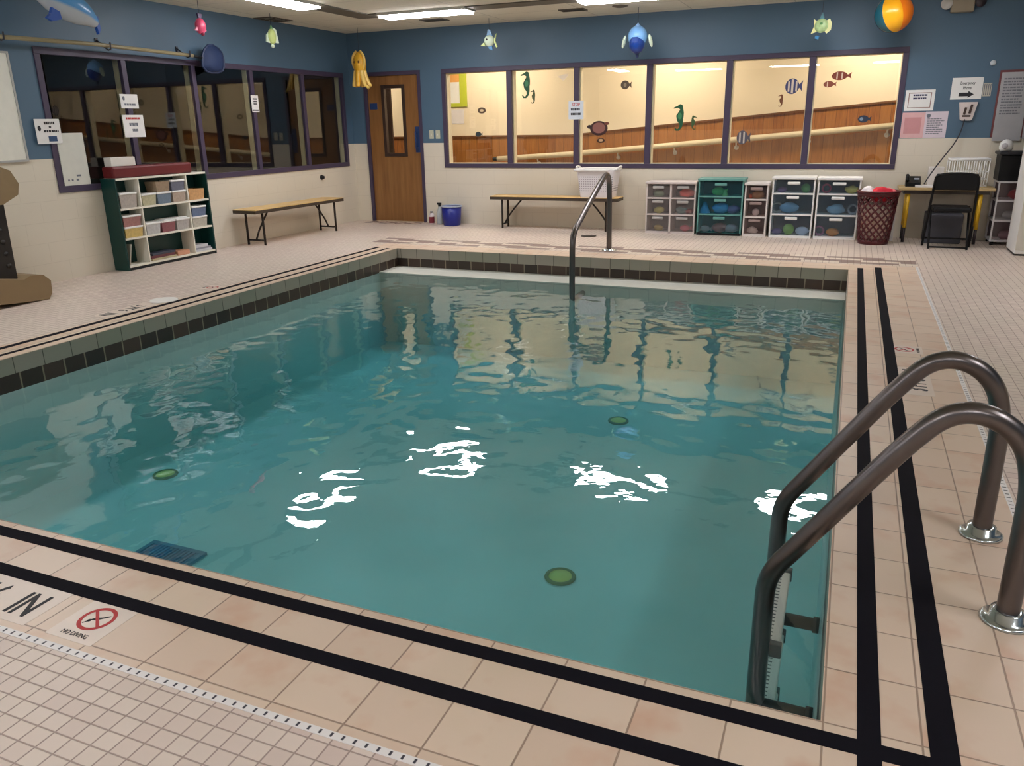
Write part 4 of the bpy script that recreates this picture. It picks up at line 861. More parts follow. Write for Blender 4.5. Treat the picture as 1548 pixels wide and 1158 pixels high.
ps = thing('display_sheet', 'tall blank white panel with small marks leaning in the left window', 'panel', (XL + 0.003, 5.84, 0.905))
MB().box((XL + 0.003, 5.69, 0.903), (XL + 0.0115, 5.99, 1.40), 0.002).build('sheet', mat((214, 214, 204), 0.5), ps)
mb = MB()
for yy, zz, L in ((5.735, 0.945, 0.02), (5.775, 0.945, 0.022), (5.83, 0.945, 0.03), (5.84, 0.985, 0.05)): mb.box((XL + 0.0114, yy, zz), (XL + 0.0122, yy + L, zz + 0.018))
mb.build('print', GREYINK, ps)
mb = MB(); mb.lathe((XL, 9.92, 0.72), [(0.035, 0), (0.035, 0.015), (0.022, 0.02), (0.024, 0.045), (0.0, 0.05)], 18, (1, 0, 0)); o = mb.build('door_stop', BLACK); tag(o, 'small black door stop on the cream wall above the left bench', 'door stop')

# leaf net on its pole
nt = thing('leaf_net', 'long pole with a blue leaf net hung above the left window', 'pool net', (XL + 0.1, 6.5, 2.25))
XN = -7.0
mb = MB(); mb.tube([(XN, 4.9, 2.205), (XN, 6.2, 2.225), (XN, 7.5, 2.205)], 0.019, 10); mb.mi = 1; mb.tube([(XN, 7.5, 2.205), (XN, 7.64, 2.19)], 0.014, 10); mb.build('pole', [mat((150, 138, 106), 0.4), BLACK], nt)
mb = MB(); ringp = [(7.63, 2.10), (7.66, 2.26), (7.79, 2.355), (7.97, 2.30), (8.00, 2.15), (7.94, 2.045), (7.70, 2.035)]
mb.tube(smooth_path([(XN, *p) for p in ringp] + [(XN, *ringp[0])], 1)[:-1], 0.013, 8, closed=True); mb.build('hoop', mat((26, 44, 78), 0.4), nt)
mb = MB(); cy_, cz_ = 7.81, 2.18; L_ = []
P = smooth_path([(0, *p) for p in ringp] + [(0, *ringp[0])], 1)[:-1]
for s_, dx_ in ((1.0, 0.0), (0.8, 0.03), (0.5, 0.05), (0.12, 0.055)): L_.append([(XN + dx_, cy_ + (p[1] - cy_) * s_, cz_ + (p[2] - cz_) * s_ - dx_ * 0.6) for p in P])
m_ = len(P); V = [p for l in L_ for p in l]; F = [(i * m_ + k, i * m_ + (k + 1) % m_, (i + 1) * m_ + (k + 1) % m_, (i + 1) * m_ + k) for i in range(3) for k in range(m_)]; F.append(tuple(3 * m_ + k for k in range(m_)))
mb.quads(V, F, True); mb.build('net_bag', mat((14, 38, 78), 0.7, var=0.25, scale=60), nt)
for k, yy in enumerate((5.22, 6.35, 7.42)):
    mb = MB(); mb.box((XL, yy - 0.015, 2.225), (XL + 0.012, yy + 0.015, 2.30)); mb.tube([(XL + 0.01, yy, 2.28), (XN, yy, 2.18), (XN + 0.035, yy, 2.19), (XN + 0.04, yy, 2.25)], 0.008, 8)
    o = mb.build('pole_hook', mat((46, 46, 56), 0.5)); tag(o, ('dark wall hook carrying the net pole above the whiteboard', 'dark wall hook carrying the net pole at its middle', 'dark wall hook carrying the net pole next to the net')[k], 'hook', 'hooks under the net pole')

# green cubby shelf
GREEN = mat((6, 56, 52), 0.4); CW = mat((232, 228, 214), 0.45)
sx0, sx1, sy0, sy1, sh = XL + 0.012, -6.94, 6.10, 7.405, 0.945
cs = thing('cubby_shelf', 'dark green cubby shelf with white front edges by the left wall', 'shelf', ((sx0 + sx1) / 2, 6.75, 0))
w = 0.02
MB().box((sx0, sy0, 0), (sx1, sy0 + w, sh), 0.003).build('side_panel', GREEN, cs); MB().box((sx0, sy1 - w, 0), (sx1, sy1, sh), 0.003).build('side_panel', GREEN, cs)
MB().box((sx0, sy0 + w, 0.03), (sx0 + 0.008, sy1 - w, sh - w)).build('back_panel', GREEN, cs)
MB().box((sx0, sy0 + w, 0.0), (sx1 - 0.006, sy1 - w, 0.03)).build('plinth', mat((14, 22, 24), 0.5), cs)
SZ = [0.03, 0.315, 0.622, sh - w]; SYD = [sy0 + w, 6.40, 7.075, sy1 - w]
for zz in SZ: MB().box((sx0 + 0.009, sy0 + w + 0.0005, zz), (sx1 + 0.002, sy1 - w - 0.0005, zz + w), 0.002).build('shelf_board', CW, cs)
for yy in SYD[1:3]:
    for k in range(3): MB().box((sx0 + 0.009, yy - 0.008, SZ[k] + w + 0.0005), (sx1 + 0.001, yy + 0.008, SZ[k + 1] - 0.0005), 0.002).build('divider', CW, cs)
BINM = {}
def bin_(y0, y1, z, h, rgb, lid, label, xin=0.0):
    o = thing('storage_bin', label, 'bin', ((sx0 + sx1) / 2, (y0 + y1) / 2, z), 'lidded bins in the cubby shelf')
    xa, xb = sx0 + 0.025, sx1 - 0.008 - xin; k = 0.010
    mb = MB(); hh = h - (0.02 if lid else 0.0)
    V = [(xa + k, y0 + k, z), (xb - k, y0 + k, z), (xb - k, y1 - k, z), (xa + k, y1 - k, z), (xa, y0, z + hh), (xb, y0, z + hh), (xb, y1, z + hh), (xa, y1, z + hh), (xa + 0.006, y0 + 0.006, z + hh), (xb - 0.006, y0 + 0.006, z + hh), (xb - 0.006, y1 - 0.006, z + hh), (xa + 0.006, y1 - 0.006, z + hh), (xa + 0.015, y0 + 0.015, z + 0.03), (xb - 0.015, y0 + 0.015, z + 0.03), (xb - 0.015, y1 - 0.015, z + 0.03), (xa + 0.015, y1 - 0.015, z + 0.03)]
    F = [(3, 2, 1, 0)] + [(i, (i + 1) % 4, 4 + (i + 1) % 4, 4 + i) for i in range(4)] + [(4 + i, 4 + (i + 1) % 4, 8 + (i + 1) % 4, 8 + i) for i in range(4)] + [(8 + i, 8 + (i + 1) % 4, 12 + (i + 1) % 4, 12 + i) for i in range(4)] + [(12, 13, 14, 15)]
    mb.quads(V, F); mb.build('body', mat(rgb, 0.35, var=0.3, scale=40), o)
    if lid: MB().box((xa - 0.005, y0 - 0.004, z + hh + 0.0003), (xb + 0.006, y1 + 0.004, z + h), 0.005).build('lid', WHITE, o)
g = 0.0008; Z1, Z2, Z3 = SZ[0] + w + g, SZ[1] + w + g, SZ[2] + w + g
# first column
bin_(6.14, 6.36, Z3, 0.155, (176, 168, 160), True, 'lidded bin alone in the top left cubby')
bin_(6.14, 6.375, Z2, 0.115, (206, 180, 110), True, 'yellowish lidded bin, lower of two in the middle left cubby'); bin_(6.14, 6.37, Z2 + 0.1155, 0.115, (168, 120, 116), True, 'reddish lidded bin, upper of two in the middle left cubby')
mb = MB(); mb.box((sx0 + 0.04, 6.135, Z1 + 0.004), (sx1 - 0.02, 6.143, Z1 + 0.22), 0.002, (math.radians(-14), 0, 0)); o = mb.build('board', mat((198, 190, 176), 0.6)); o.name = 'leaning_board'; o.location = (0, 0.035, 0.0); tag(o, 'pale thin board leaning in the bottom left cubby', 'board')
# middle column
ya, yb_, yc = 6.425, 6.64, 6.855; wd = 0.195
cc = [((186, 182, 150), 'pale'), ((110, 128, 146), 'blue grey'), ((176, 160, 146), 'tan')]
for (q, (rgb, cn), pos) in zip((ya, yb_, yc), cc, ('left', 'middle', 'right')): bin_(q, q + wd, Z3, 0.125, rgb, True, '%s lidded bin, %s of the lower three in the top centre cubby' % (cn, pos))
bin_(yb_, yb_ + wd, Z3 + 0.126, 0.11, (150, 130, 108), False, 'open brown bin stacked in the top centre cubby'); bin_(yc, yc + wd, Z3 + 0.126, 0.115, (104, 108, 124), True, 'slate lidded bin stacked in the top centre cubby')
cc = [((190, 190, 190), 'light grey'), ((140, 84, 90), 'dark red'), ((176, 172, 168), 'grey')]
for (q, (rgb, cn), pos) in zip((ya, yb_, yc), cc, ('left', 'middle', 'right')): bin_(q, q + wd, Z2, 0.125, rgb, True, '%s lidded bin, %s of three in the middle centre cubby' % (cn, pos))
o = MB().box((sx0 + 0.03, 6.70, Z2 + 0.1265), (sx1 - 0.02, 7.03, Z2 + 0.136), 0.002).build('paper_pile', WHITE); tag(o, 'white papers lying on the three bins of the middle centre cubby', 'paper')
for k, (p, q, zz, h_, rgb, lb_) in enumerate(((6.45, 6.80, Z1, 0.022, (190, 176, 140), 'tan flat folder at the bottom of the centre cubby pile'), (6.44, 6.78, Z1 + 0.0225, 0.03, (110, 60, 66), 'dark red flat folder within the bottom centre cubby pile'), (6.46, 6.79, Z1 + 0.053, 0.022, (62, 66, 82), 'dark blue flat folder on top of the bottom centre cubby pile'), (6.82, 7.0, Z1, 0.05, (206, 150, 120), 'peach coloured flat box right of the folder pile in the cubby'))):
    o = MB().box((sx0 + 0.03, p, zz), (sx1 - 0.02, q, zz + h_), 0.003).build('folder', mat(rgb, 0.6, var=0.3)); tag(o, lb_, 'folder', 'folders in the bottom centre cubby')
# right column
bin_(7.10, 7.34, Z3, 0.12, (206, 160, 110), False, 'open orange tinted bin in the top right cubby')
bin_(7.10, 7.33, Z2, 0.12, (186, 182, 170), True, 'pale lidded bin, lower of two in the middle right cubby'); bin_(7.11, 7.33, Z2 + 0.1205, 0.115, (100, 116, 146), True, 'blue lidded bin, upper of two in the middle right cubby')
for k, (p, q, zz, h_, rgb) in enumerate(((7.10, 7.36, Z1, 0.025, (198, 198, 204)), (7.10, 7.34, Z1 + 0.0255, 0.02, (150, 150, 160)), (7.10, 7.30, Z1 + 0.046, 0.03, (206, 206, 212)))):
    o = MB().box((sx0 + 0.03, p, zz), (sx1 - 0.02, q, zz + h_), 0.002).build('paper_pile', mat(rgb, 0.6)); tag(o, ('lowest pale paper pile in the bottom right cubby', 'middle grey paper pile in the bottom right cubby', 'topmost pale paper pile in the bottom right cubby')[k], 'paper', 'papers in the bottom right cubby')
# on top
o = MB().box((sx0 + 0.01, 6.13, sh + 0.001), (sx1 - 0.03, 7.22, sh + 0.115), 0.02).build('maroon_mat', mat((104, 24, 28), 0.5)); tag(o, 'long folded maroon mat lying on top of the green shelf', 'mat')
o = MB().box((sx0 + 0.03, 6.16, sh + 0.116), (sx0 + 0.13, 6.47, sh + 0.205), 0.004).build('carton', mat((226, 222, 214), 0.5)); tag(o, 'white flat carton on top of the maroon mat', 'box')

# brown plastic stand at the left edge
bs = thing('plastic_stand', 'tan and black plastic stand at the left photo edge under the whiteboard', 'stand', (-6.75, 4.4, 0))
TAN = mat((138, 116, 84), 0.5); DB = mat((34, 28, 24), 0.5)
mb = MB(); mb.prism([(-0.75, 0.84), (-0.12, 0.84), (0.03, 0.91), (0.055, 1.0), (0.0, 1.11), (-0.10, 1.15), (-0.75, 1.15)], (-6.80, 4.69, 0), (0, 1, 0), (0, 0, 1), 0.30); mb.build('top_shell', TAN, bs)
mb = MB(); mb.prism([(-0.75, 0.08), (-0.15, 0.02), (0.09, 0.0), (0.13, 0.05), (0.14, 0.16), (0.08, 0.22), (-0.04, 0.235), (-0.10, 0.21), (-0.75, 0.33)], (-6.80, 4.69, 0), (0, 1, 0), (0, 0, 1), 0.34); mb.build('foot', TAN, bs)
mb = MB(); mb.prism([(-0.75, 0.20), (-0.09, 0.20), (-0.075, 0.84), (-0.75, 0.84)], (-6.76, 4.69, 0), (0, 1, 0), (0, 0, 1), 0.2)
for k in range(5): mb.cyl((-6.56, 4.55 - 0.006 * k, 0.33 + 0.1 * k), (-6.553, 4.55 - 0.006 * k, 0.33 + 0.1 * k), 0.02)
mb.build('side_panel', DB, bs)

# ------------------------------------------------------------------ hanging inflatable toys
def string(c, top, par, r=0.003):
    MB().cyl((c[0], c[1], top), (c[0], c[1], ZC + 0.001), r, seg=8).build('string', STRING, par)
G = 'inflatable toys hung from the ceiling'
# dolphin
c = Vector((-6.72, 5.72, 2.47)); dp = thing('inflatable_dolphin', 'blue and white inflatable dolphin hanging above the left window', 'inflatable toy', c, G)
t = NT('dolphin_vinyl'); x, y, z = t.coords(); k = t.math('SUBTRACT', z, t.math('ADD', 2.455, t.math('MULTIPLY', t.math('SUBTRACT', y, 5.72), -0.28)))
t.principled(t.mix(t.ramp(k, -0.012, 0.012), S(196, 204, 214), S(96, 168, 232)), 0.25); DOL = t.m
DB2 = mat((36, 84, 176), 0.3)
mb = MB(); path = [(-0.33, 0.17), (-0.24, 0.13), (-0.12, 0.075), (0.0, 0.03), (0.12, -0.015), (0.22, -0.06), (0.28, -0.11)]; rad = [0.03, 0.09, 0.125, 0.135, 0.112, 0.065, 0.025]
P = smooth_path([(c.x, c.y + p[0], c.z + p[1]) for p in path], 2)
def rad_at(i, n_): 
    f_ = i / (n_ - 1) * (len(rad) - 1); a_ = int(min(f_, len(rad) - 2)); return rad[a_] + (rad[a_ + 1] - rad[a_]) * (f_ - a_)
mb.tube(P, 0.1, 20, radii=[rad_at(i, len(P)) for i in range(len(P))]); mb.build('body', DOL, dp)
mb = MB(); mb.prism([(0.22, -0.05), (0.30, -0.03), (0.31, -0.14), (0.285, -0.19), (0.27, -0.12)], (c.x - 0.015, c.y, c.z), (0, 1, 0), (0, 0, 1), 0.035); mb.build('tail_fluke', DB2, dp)
mb = MB(); mb.prism([(-0.20, 0.03), (-0.13, 0.0), (-0.12, -0.06), (-0.22, -0.085), (-0.27, -0.06), (-0.22, -0.02)], (c.x + 0.08, c.y - 0.05, c.z - 0.05), (0, 1, 0), (0, 0, 1), 0.03); mb.build('flipper', DB2, dp)
mb = MB(); mb.prism([(-0.02, 0.12), (0.10, 0.075), (0.06, 0.20)], (c.x - 0.012, c.y, c.z), (0, 1, 0), (0, 0, 1), 0.025); mb.build('dorsal_fin', DB2, dp); string(c, c.z + 0.13, dp)

def inflatable(nm, c, label, body, bodym, extras):
    o = thing(nm, label, 'inflatable toy', c, G); c = Vector(c)
    mb = MB(); body(mb, c); mb.build('body', bodym, o)
    for nm2, fn, m_ in extras: mb = MB(); fn(mb, c); mb.build(nm2, m_, o)
    return o
def fin(mb, c, poly, u=(1, 0, 0), v=(0, 0, 1), d=0.02, off=(0, 0, 0)):
    w_ = Vector(u).cross(Vector(v)).normalized(); mb.prism(poly, c + Vector(off) - w_ * d / 2, u, v, d)
PINK = mat((226, 84, 120), 0.3, var=0.2); LG = mat((206, 222, 140), 0.3); WG = mat((214, 230, 206), 0.3); BL = mat((60, 130, 180), 0.3); MG = mat((110, 168, 110), 0.3)
u45 = (0.35, 0.94, 0); 
c = (-6.68, 7.33, 2.475); o = inflatable('inflatable_fish', c, 'small pink inflatable fish hanging above the blue leaf net', lambda m, c: m.ball(c, (0.055, 0.062, 0.082)), PINK, [
    ('tail_fin', lambda m, c: fin(m, c, [(-0.02, 0.07), (0.02, 0.07), (0.03, 0.125), (-0.03, 0.125)], (0, 1, 0)), mat((70, 44, 90), 0.4)),
    ('side_fin', lambda m, c: (fin(m, c, [(-0.05, 0.0), (-0.10, -0.05), (-0.045, -0.05)], (0, 1, 0)), fin(m, c, [(0.05, 0.0), (0.075, -0.045), (0.04, -0.05)], (0, 1, 0))), mat((240, 150, 170), 0.4)), ('mouth', lambda m, c: m.ball(c + Vector((0.02, 0, -0.08)), 0.02), mat((150, 40, 70), 0.4))]); string(c, 2.58, o)
c = (-6.68, 8.52, 2.47); o = inflatable('inflatable_fish', c, 'yellow green inflatable fish hanging edge on above the third left pane', lambda m, c: m.ball(c, (0.045, 0.06, 0.088)), LG, [
    ('side_fin', lambda m, c: (fin(m, c, [(-0.03, 0.06), (-0.075, 0.02), (-0.085, -0.06), (-0.04, -0.075)], u45), fin(m, c, [(0.02, 0.10), (0.06, 0.08), (0.085, -0.07), (0.04, -0.07)], u45)), WG),
    ('tail_fin', lambda m, c: m.ball(c + Vector((0, 0, -0.105)), (0.02, 0.025, 0.022)), WG), ('dorsal_fin', lambda m, c: fin(m, c, [(-0.02, 0.07), (0.02, 0.07), (0.0, 0.13)], u45), MG)]); string(c, 2.59, o)
# squid
c = Vector((-6.60, 10.3, 2.24)); sq = thing('inflatable_squid', 'yellow inflatable squid hanging by the brown door corner', 'inflatable toy', c, G)
SQ = mat((236, 176, 44), 0.35, var=0.25, scale=16); SQ2 = mat((244, 206, 110), 0.35)
mb = MB(); mb.lathe((c.x, c.y, c.z - 0.10), [(0.075, 0.0), (0.085, 0.05), (0.092, 0.12), (0.088, 0.18), (0.062, 0.235), (0.03, 0.272), (0.004, 0.285)], 20); mb.build('mantle', SQ, sq)
mb = MB()
for s_ in (-1, 1): mb.tube(smooth_path([(c.x + s_ * 0.06, c.y - 0.02, c.z - 0.06), (c.x + s_ * 0.10, c.y - 0.03, c.z + 0.02), (c.x + s_ * 0.095, c.y - 0.03, c.z + 0.12), (c.x + s_ * 0.03, c.y - 0.02, c.z + 0.185)], 2), 0.018, 8)
mb.build('fin', SQ2, sq)
for k in range(7):
    a_ = 2 * PI * k / 7 + 0.2; dx_, dy_ = math.cos(a_), math.sin(a_)
    pts = [(c.x + 0.05 * dx_, c.y + 0.05 * dy_, c.z - 0.08), (c.x + 0.075 * dx_, c.y + 0.07 * dy_, c.z - 0.16), (c.x + 0.11 * dx_ + 0.01, c.y + 0.09 * dy_, c.z - 0.25), (c.x + 0.13 * dx_ + 0.02, c.y + 0.10 * dy_, c.z - 0.285)]
    mb = MB(); pp = smooth_path(pts, 2); mb.tube(pp, 0.03, 10, radii=[0.044 - 0.022 * i / (len(pp) - 1) for i in range(len(pp))]); mb.build('tentacle', SQ if k % 2 else SQ2, sq)
mb = MB(); pp = smooth_path([(c.x + 0.06, c.y - 0.05, c.z - 0.15), (c.x + 0.10, c.y - 0.06, c.z - 0.26), (c.x + 0.165, c.y - 0.06, c.z - 0.315)], 2); mb.tube(pp, 0.02, 8); mb.build('tentacle', SQ2, sq)
mb = MB()
for s_ in (-1, 1): mb.ball((c.x + s_ * 0.035, c.y - 0.085, c.z + 0.04), (0.014, 0.01, 0.018))
mb.build('eye', mat((120, 80, 30), 0.3), sq); string(c, c.z + 0.18, sq)
# small fish
c = (-4.58, 10.3, 2.455); o = inflatable('inflatable_fish', c, 'pale green inflatable fish with blue fins above the left end of the lit window', lambda m, c: m.ball(c, (0.075, 0.045, 0.07)), WG, [
    ('dorsal_fin', lambda m, c: fin(m, c, [(-0.04, 0.05), (0.05, 0.05), (0.02, 0.13), (-0.015, 0.14)]), BL), ('tail_fin', lambda m, c: fin(m, c, [(0.065, 0.0), (0.105, 0.085), (0.085, 0.0), (0.115, -0.075), (0.10, -0.085)]), LG),
    ('side_fin', lambda m, c: fin(m, c, [(-0.06, -0.02), (-0.11, -0.06), (-0.04, -0.065)], off=(0, -0.04, 0)), LG), ('belly_fin', lambda m, c: fin(m, c, [(-0.02, -0.06), (0.04, -0.06), (0.05, -0.115), (0.0, -0.10)]), BL), ('eye', lambda m, c: m.ball(c + Vector((-0.02, -0.045, 0.015)), 0.012), INK)]); string(c, 2.58, o)
# whale front-on
c = (-2.59, 10.3, 2.38); o = inflatable('inflatable_whale', c, 'blue inflatable whale seen head on above the middle of the lit window', lambda m, c: m.ball(c + Vector((0, 0, 0.02)), (0.118, 0.13, 0.125)), mat((130, 184, 240), 0.25), [
    ('belly', lambda m, c: (m.ball(c + Vector((0, -0.03, -0.06)), (0.095, 0.115, 0.115)), m.box(c + Vector((-0.045, -0.142, -0.07)), c + Vector((0.045, -0.10, 0.005)), 0.015)), mat((20, 60, 140), 0.3)),
    ('flipper', lambda m, c: (m.ball(c + Vector((-0.165, -0.02, -0.035)), (0.022, 0.04, 0.075), (0, 0.25, 0)), m.ball(c + Vector((0.165, -0.02, -0.035)), (0.022, 0.04, 0.075), (0, -0.25, 0))), WG),
    ('tail_fin', lambda m, c: fin(m, c, [(-0.025, -0.15), (0.025, -0.15), (0.012, -0.22), (-0.012, -0.22)]), mat((24, 40, 86), 0.4)), ('blowhole', lambda m, c: m.lathe(c + Vector((0, 0, 0.13)), [(0.05, 0), (0.02, 0.025), (0.004, 0.045)], 16), mat((150, 196, 246), 0.3))]); string(c, 2.53, o)
# angelfish
c = (-0.485, 10.3, 2.40); o = inflatable('inflatable_fish', c, 'pale yellow green inflatable fish hanging left of the beach ball', lambda m, c: m.ball(c, (0.075, 0.045, 0.075)), mat((180, 208, 150), 0.3, var=0.4, scale=25), [
    ('side_fin', lambda m, c: (fin(m, c, [(0.05, 0.05), (0.085, 0.07), (0.11, 0.02), (0.105, -0.05), (0.06, -0.085), (0.04, -0.06)]), fin(m, c, [(-0.05, 0.05), (-0.085, 0.075), (-0.075, 0.0), (-0.105, -0.08), (-0.04, -0.06)])), mat((226, 226, 160), 0.3)),
    ('dorsal_fin', lambda m, c: fin(m, c, [(-0.03, 0.06), (0.03, 0.06), (0.005, 0.14)]), mat((70, 130, 140), 0.4)), ('tail_fin', lambda m, c: fin(m, c, [(-0.05, -0.10), (-0.01, -0.11), (-0.02, -0.14), (-0.06, -0.13)]), BL), ('eye', lambda m, c: m.ball(c + Vector((0.0, -0.045, 0.02)), 0.014), MG)]); string(c, 2.54, o)
# beach ball
bc = Vector((0.245, 10.3, 2.48)); bb_ = thing('beach_ball', 'large beach ball with orange and yellow panels up near the ceiling', 'beach ball', bc, G)
PAN = [(250, 180, 30), (246, 128, 24), (240, 238, 232), (30, 120, 130), (240, 238, 232), (24, 92, 110)]
ballmats = [mat(p, 0.25, var=0.04) for p in PAN]
tb = bmesh.new(); bmesh.ops.create_uvsphere(tb, u_segments=36, v_segments=20, radius=0.195)
for f in tb.faces:
    ce = f.calc_center_median(); a_ = (math.atan2(ce.y, ce.x) / (2 * PI)) % 1.0; f.material_index = int(a_ * 6) % 6; f.smooth = True
bmesh.ops.transform(tb, matrix=Matrix.Translation(bc) @ Euler((math.radians(12), math.radians(10), math.radians(-124))).to_matrix().to_4x4(), verts=tb.verts)
me = bpy.data.meshes.new('panels'); tb.to_mesh(me); tb.free()
for m_ in ballmats: me.materials.append(m_)
ob = bpy.data.objects.new('ball_shell', me); C.objects.link(ob); ob.parent = bb_; ob.matrix_parent_inverse = Matrix.Translation(bc).inverted(); string(bc, bc.z + 0.19, bb_)

# ------------------------------------------------------------------ decals on the lit window (thin vinyl on the glass)
DY = YB + 0.0315
def decal(nm, c, polys, cols, label):
    o = thing(nm, label, 'window sticker', (c[0], DY, c[1]), 'sea animal stickers on the lit window')
    for k, (poly, rgb) in enumerate(zip(polys, cols)):
        mb = MB(); mb.prism(poly, (c[0], DY - 0.0006 * k, c[1]), (1, 0, 0), (0, 0, 1), 0.0012); mb.build('body' if k == 0 else 'marking', mat(rgb, 0.5), o)
def ell(a_, b_, cx_=0, cy_=0, n_=20): return [(cx_ + a_ * math.cos(2 * PI * k / n_), cy_ + b_ * math.sin(2 * PI * k / n_)) for k in range(n_)]
def seahorse(s, flip=1):
    mid = [(-0.012, 0.172, 0.012), (0.0, 0.15, 0.034), (0.022, 0.112, 0.022), (0.018, 0.07, 0.036), (0.0, 0.02, 0.052), (0.004, -0.03, 0.042), (0.022, -0.08, 0.024), (0.016, -0.125, 0.017), (-0.012, -0.158, 0.014), (-0.046, -0.158, 0.012), (-0.062, -0.13, 0.008)]
    L, Rr = [], []
    for i, (x_, y_, w_) in enumerate(mid):
        p, q = mid[max(0, i - 1)], mid[min(len(mid) - 1, i + 1)]; tx, ty = q[0] - p[0], q[1] - p[1]; l_ = math.hypot(tx, ty)
        nx_, ny_ = ty / l_, -tx / l_; L.append((x_ + nx_ * w_, y_ + ny_ * w_)); Rr.append((x_ - nx_ * w_, y_ - ny_ * w_))
        if i == 1: L[-1] = (-0.03, 0.158); L += [(-0.085, 0.135), (-0.088, 0.118), (-0.028, 0.128)]
    return [(p[0] * s * flip, p[1] * s) for p in L + Rr[::-1]]
GR = (24, 84, 52)
decal('seahorse_sticker', (-4.287, 1.92), [seahorse(1.0), ell(0.026, 0.042, 0.0, 0.02)], [GR, (60, 130, 84)], 'large green seahorse sticker in the second lit pane')
decal('seahorse_sticker', (-4.185, 1.765), [seahorse(0.52)], [(60, 76, 40)], 'small dark seahorse sticker beside the large one in the second lit pane')
decal('seahorse_sticker', (-2.142, 1.45), [seahorse(0.95), ell(0.026, 0.042, 0.0, 0.02)], [GR, (60, 130, 84)], 'large green seahorse sticker in the fourth lit pane')
decal('seahorse_sticker', (-1.965, 1.385), [seahorse(0.5, -1)], [(56, 84, 44)], 'small green seahorse sticker beside the large one in the fourth lit pane')
def fishp(a_, b_): return ell(a_, b_)[1:-1] + [(a_ * 1.02, -b_ * 0.22), (a_ * 1.5, -b_ * 0.75), (a_ * 1.38, 0), (a_ * 1.5, b_ * 0.75), (a_ * 1.02, b_ * 0.22)]
decal('fish_sticker', (-4.98, 1.602), [ell(0.065, 0.042), ell(0.03, 0.018)], [(90, 70, 50), (214, 190, 150)], 'small oval brown fish sticker in the first lit pane')
decal('fish_sticker', (-5.044, 1.28), [fishp(0.045, 0.035)], [(40, 54, 60)], 'small dark fish sticker low in the first lit pane')
decal('fish_sticker', (-2.884, 1.876), [fishp(0.06, 0.055), ell(0.02, 0.025)], [(92, 78, 62), (150, 134, 110)], 'round grey brown fish sticker high in the third lit pane')
decal('turtle_sticker', (-3.236, 1.335), [ell(0.125, 0.095), ell(0.09, 0.07, 0, 0.005), ell(0.035, 0.025, -0.13, 0.02), ell(0.035, 0.02, 0.11, 0.06)], [(60, 30, 28), (140, 92, 84), (44, 26, 26), (120, 70, 56)], 'large brown turtle sticker in the third lit pane')
decal('turtle_sticker', (-3.205, 1.175), [ell(0.055, 0.032), ell(0.03, 0.018, 0, 0.005)], [(60, 40, 30), (196, 160, 120)], 'small brown turtle sticker under the large one in the third lit pane')
def strip(x0, x1, h): return [(x0, -h), (x1, -h), (x1, h), (x0, h)]
decal('angelfish_sticker', (-0.781, 1.79), [fishp(0.082, 0.09), strip(-0.05, -0.03, 0.06), strip(-0.01, 0.015, 0.08), strip(0.04, 0.06, 0.06)], [(60, 66, 110), (210, 196, 180), (210, 196, 180), (210, 196, 180)], 'striped blue angelfish sticker high in the fifth lit pane')
decal('seahorse_sticker', (-0.898, 1.627), [seahorse(0.42)], [(110, 64, 40)], 'tiny brown seahorse sticker under the striped angelfish in the fifth pane')
decal('angelfish_sticker', (-1.334, 1.196), [fishp(0.07, 0.085), strip(-0.04, -0.02, 0.06), strip(0.01, 0.03, 0.07)], [(84, 80, 92), (190, 180, 170), (190, 180, 170)], 'striped grey angelfish sticker crossing the handrail in the fifth lit pane')
decal('fish_sticker', (-0.25, 1.89), [fishp(0.09, 0.05), strip(-0.035, -0.02, 0.04), strip(0.02, 0.035, 0.035)], [(134, 56, 34), (222, 196, 170), (222, 196, 170)], 'larger orange brown striped fish sticker in the rightmost lit pane')
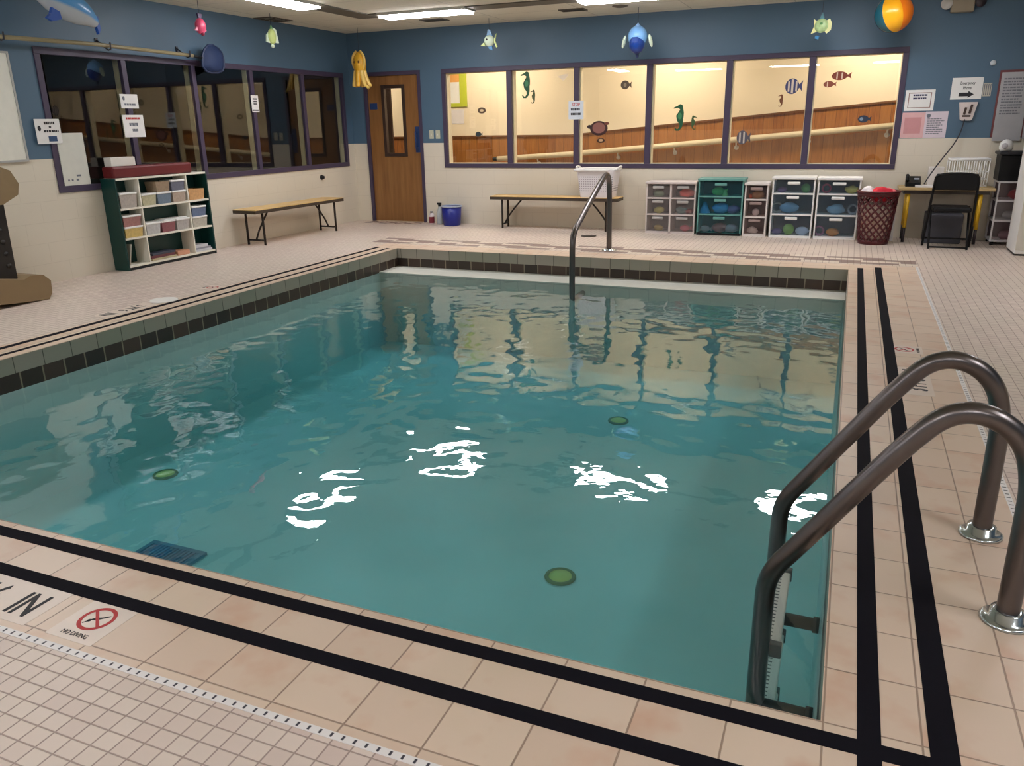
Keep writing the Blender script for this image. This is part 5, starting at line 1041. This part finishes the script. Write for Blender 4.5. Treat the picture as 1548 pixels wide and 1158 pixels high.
decal('fish_sticker', (-0.365, 1.80), [fishp(0.06, 0.036), strip(-0.02, -0.008, 0.028)], [(140, 70, 50), (222, 196, 170)], 'smaller orange brown striped fish sticker in the rightmost lit pane')
decal('fish_sticker', (0.064, 1.393), [fishp(0.06, 0.042), ell(0.02, 0.02, -0.02, 0)], [(36, 50, 72), (130, 150, 170)], 'dark blue fish sticker on the wood panelling in the rightmost lit pane')
decal('dolphin_sticker', (-3.767, 1.998), [[(-0.10, 0.03), (-0.04, 0.02), (0.04, 0.045), (0.10, 0.04), (0.07, 0.0), (0.02, -0.045), (-0.02, -0.01)]], [(240, 226, 200)], 'faint white leaping dolphin sticker high in the second lit pane')

# ------------------------------------------------------------------ lights of the corridor
CL = emit_mat('corridor_light', (255, 234, 206), 34.0)
for k, xx in enumerate((-8.2, -5.4, -2.6, 0.2)):
    tl = thing('corridor_light', ('corridor ceiling light left of the brown door', 'corridor ceiling light over the lower ramp end', 'corridor ceiling light over the middle of the ramp', 'corridor ceiling light over the upper ramp end')[k], 'light', (xx, 11.8, ZC), 'corridor ceiling lights')
    mb = MB(); mb.box((xx - 0.62, 11.62, ZC - 0.03), (xx + 0.62, 11.98, ZC + 0.0005)); mb.build('frame', FIX, tl)
    MB().box((xx - 0.6, 11.64, ZC - 0.036), (xx + 0.6, 11.96, ZC - 0.0305)).build('diffuser', CL, tl)

w_ = bpy.data.worlds.new('world'); bpy.context.scene.world = w_; w_.use_nodes = True
w_.node_tree.nodes['Background'].inputs[0].default_value = (0.5, 0.55, 0.6, 1); w_.node_tree.nodes['Background'].inputs[1].default_value = 0.02
sc_ = bpy.context.scene
sc_.view_settings.view_transform = 'Standard'; sc_.view_settings.look = 'None'; sc_.view_settings.gamma = 1.0; sc_.view_settings.use_curve_mapping = False
sc_.view_settings.exposure = 0.0
sc_.cycles.use_denoising = True; sc_.cycles.max_bounces = 10; sc_.cycles.volume_bounces = 2; sc_.cycles.diffuse_bounces = 6; sc_.cycles.transparent_max_bounces = 16; sc_.cycles.caustics_reflective = False; sc_.cycles.sample_clamp_indirect = 6.0
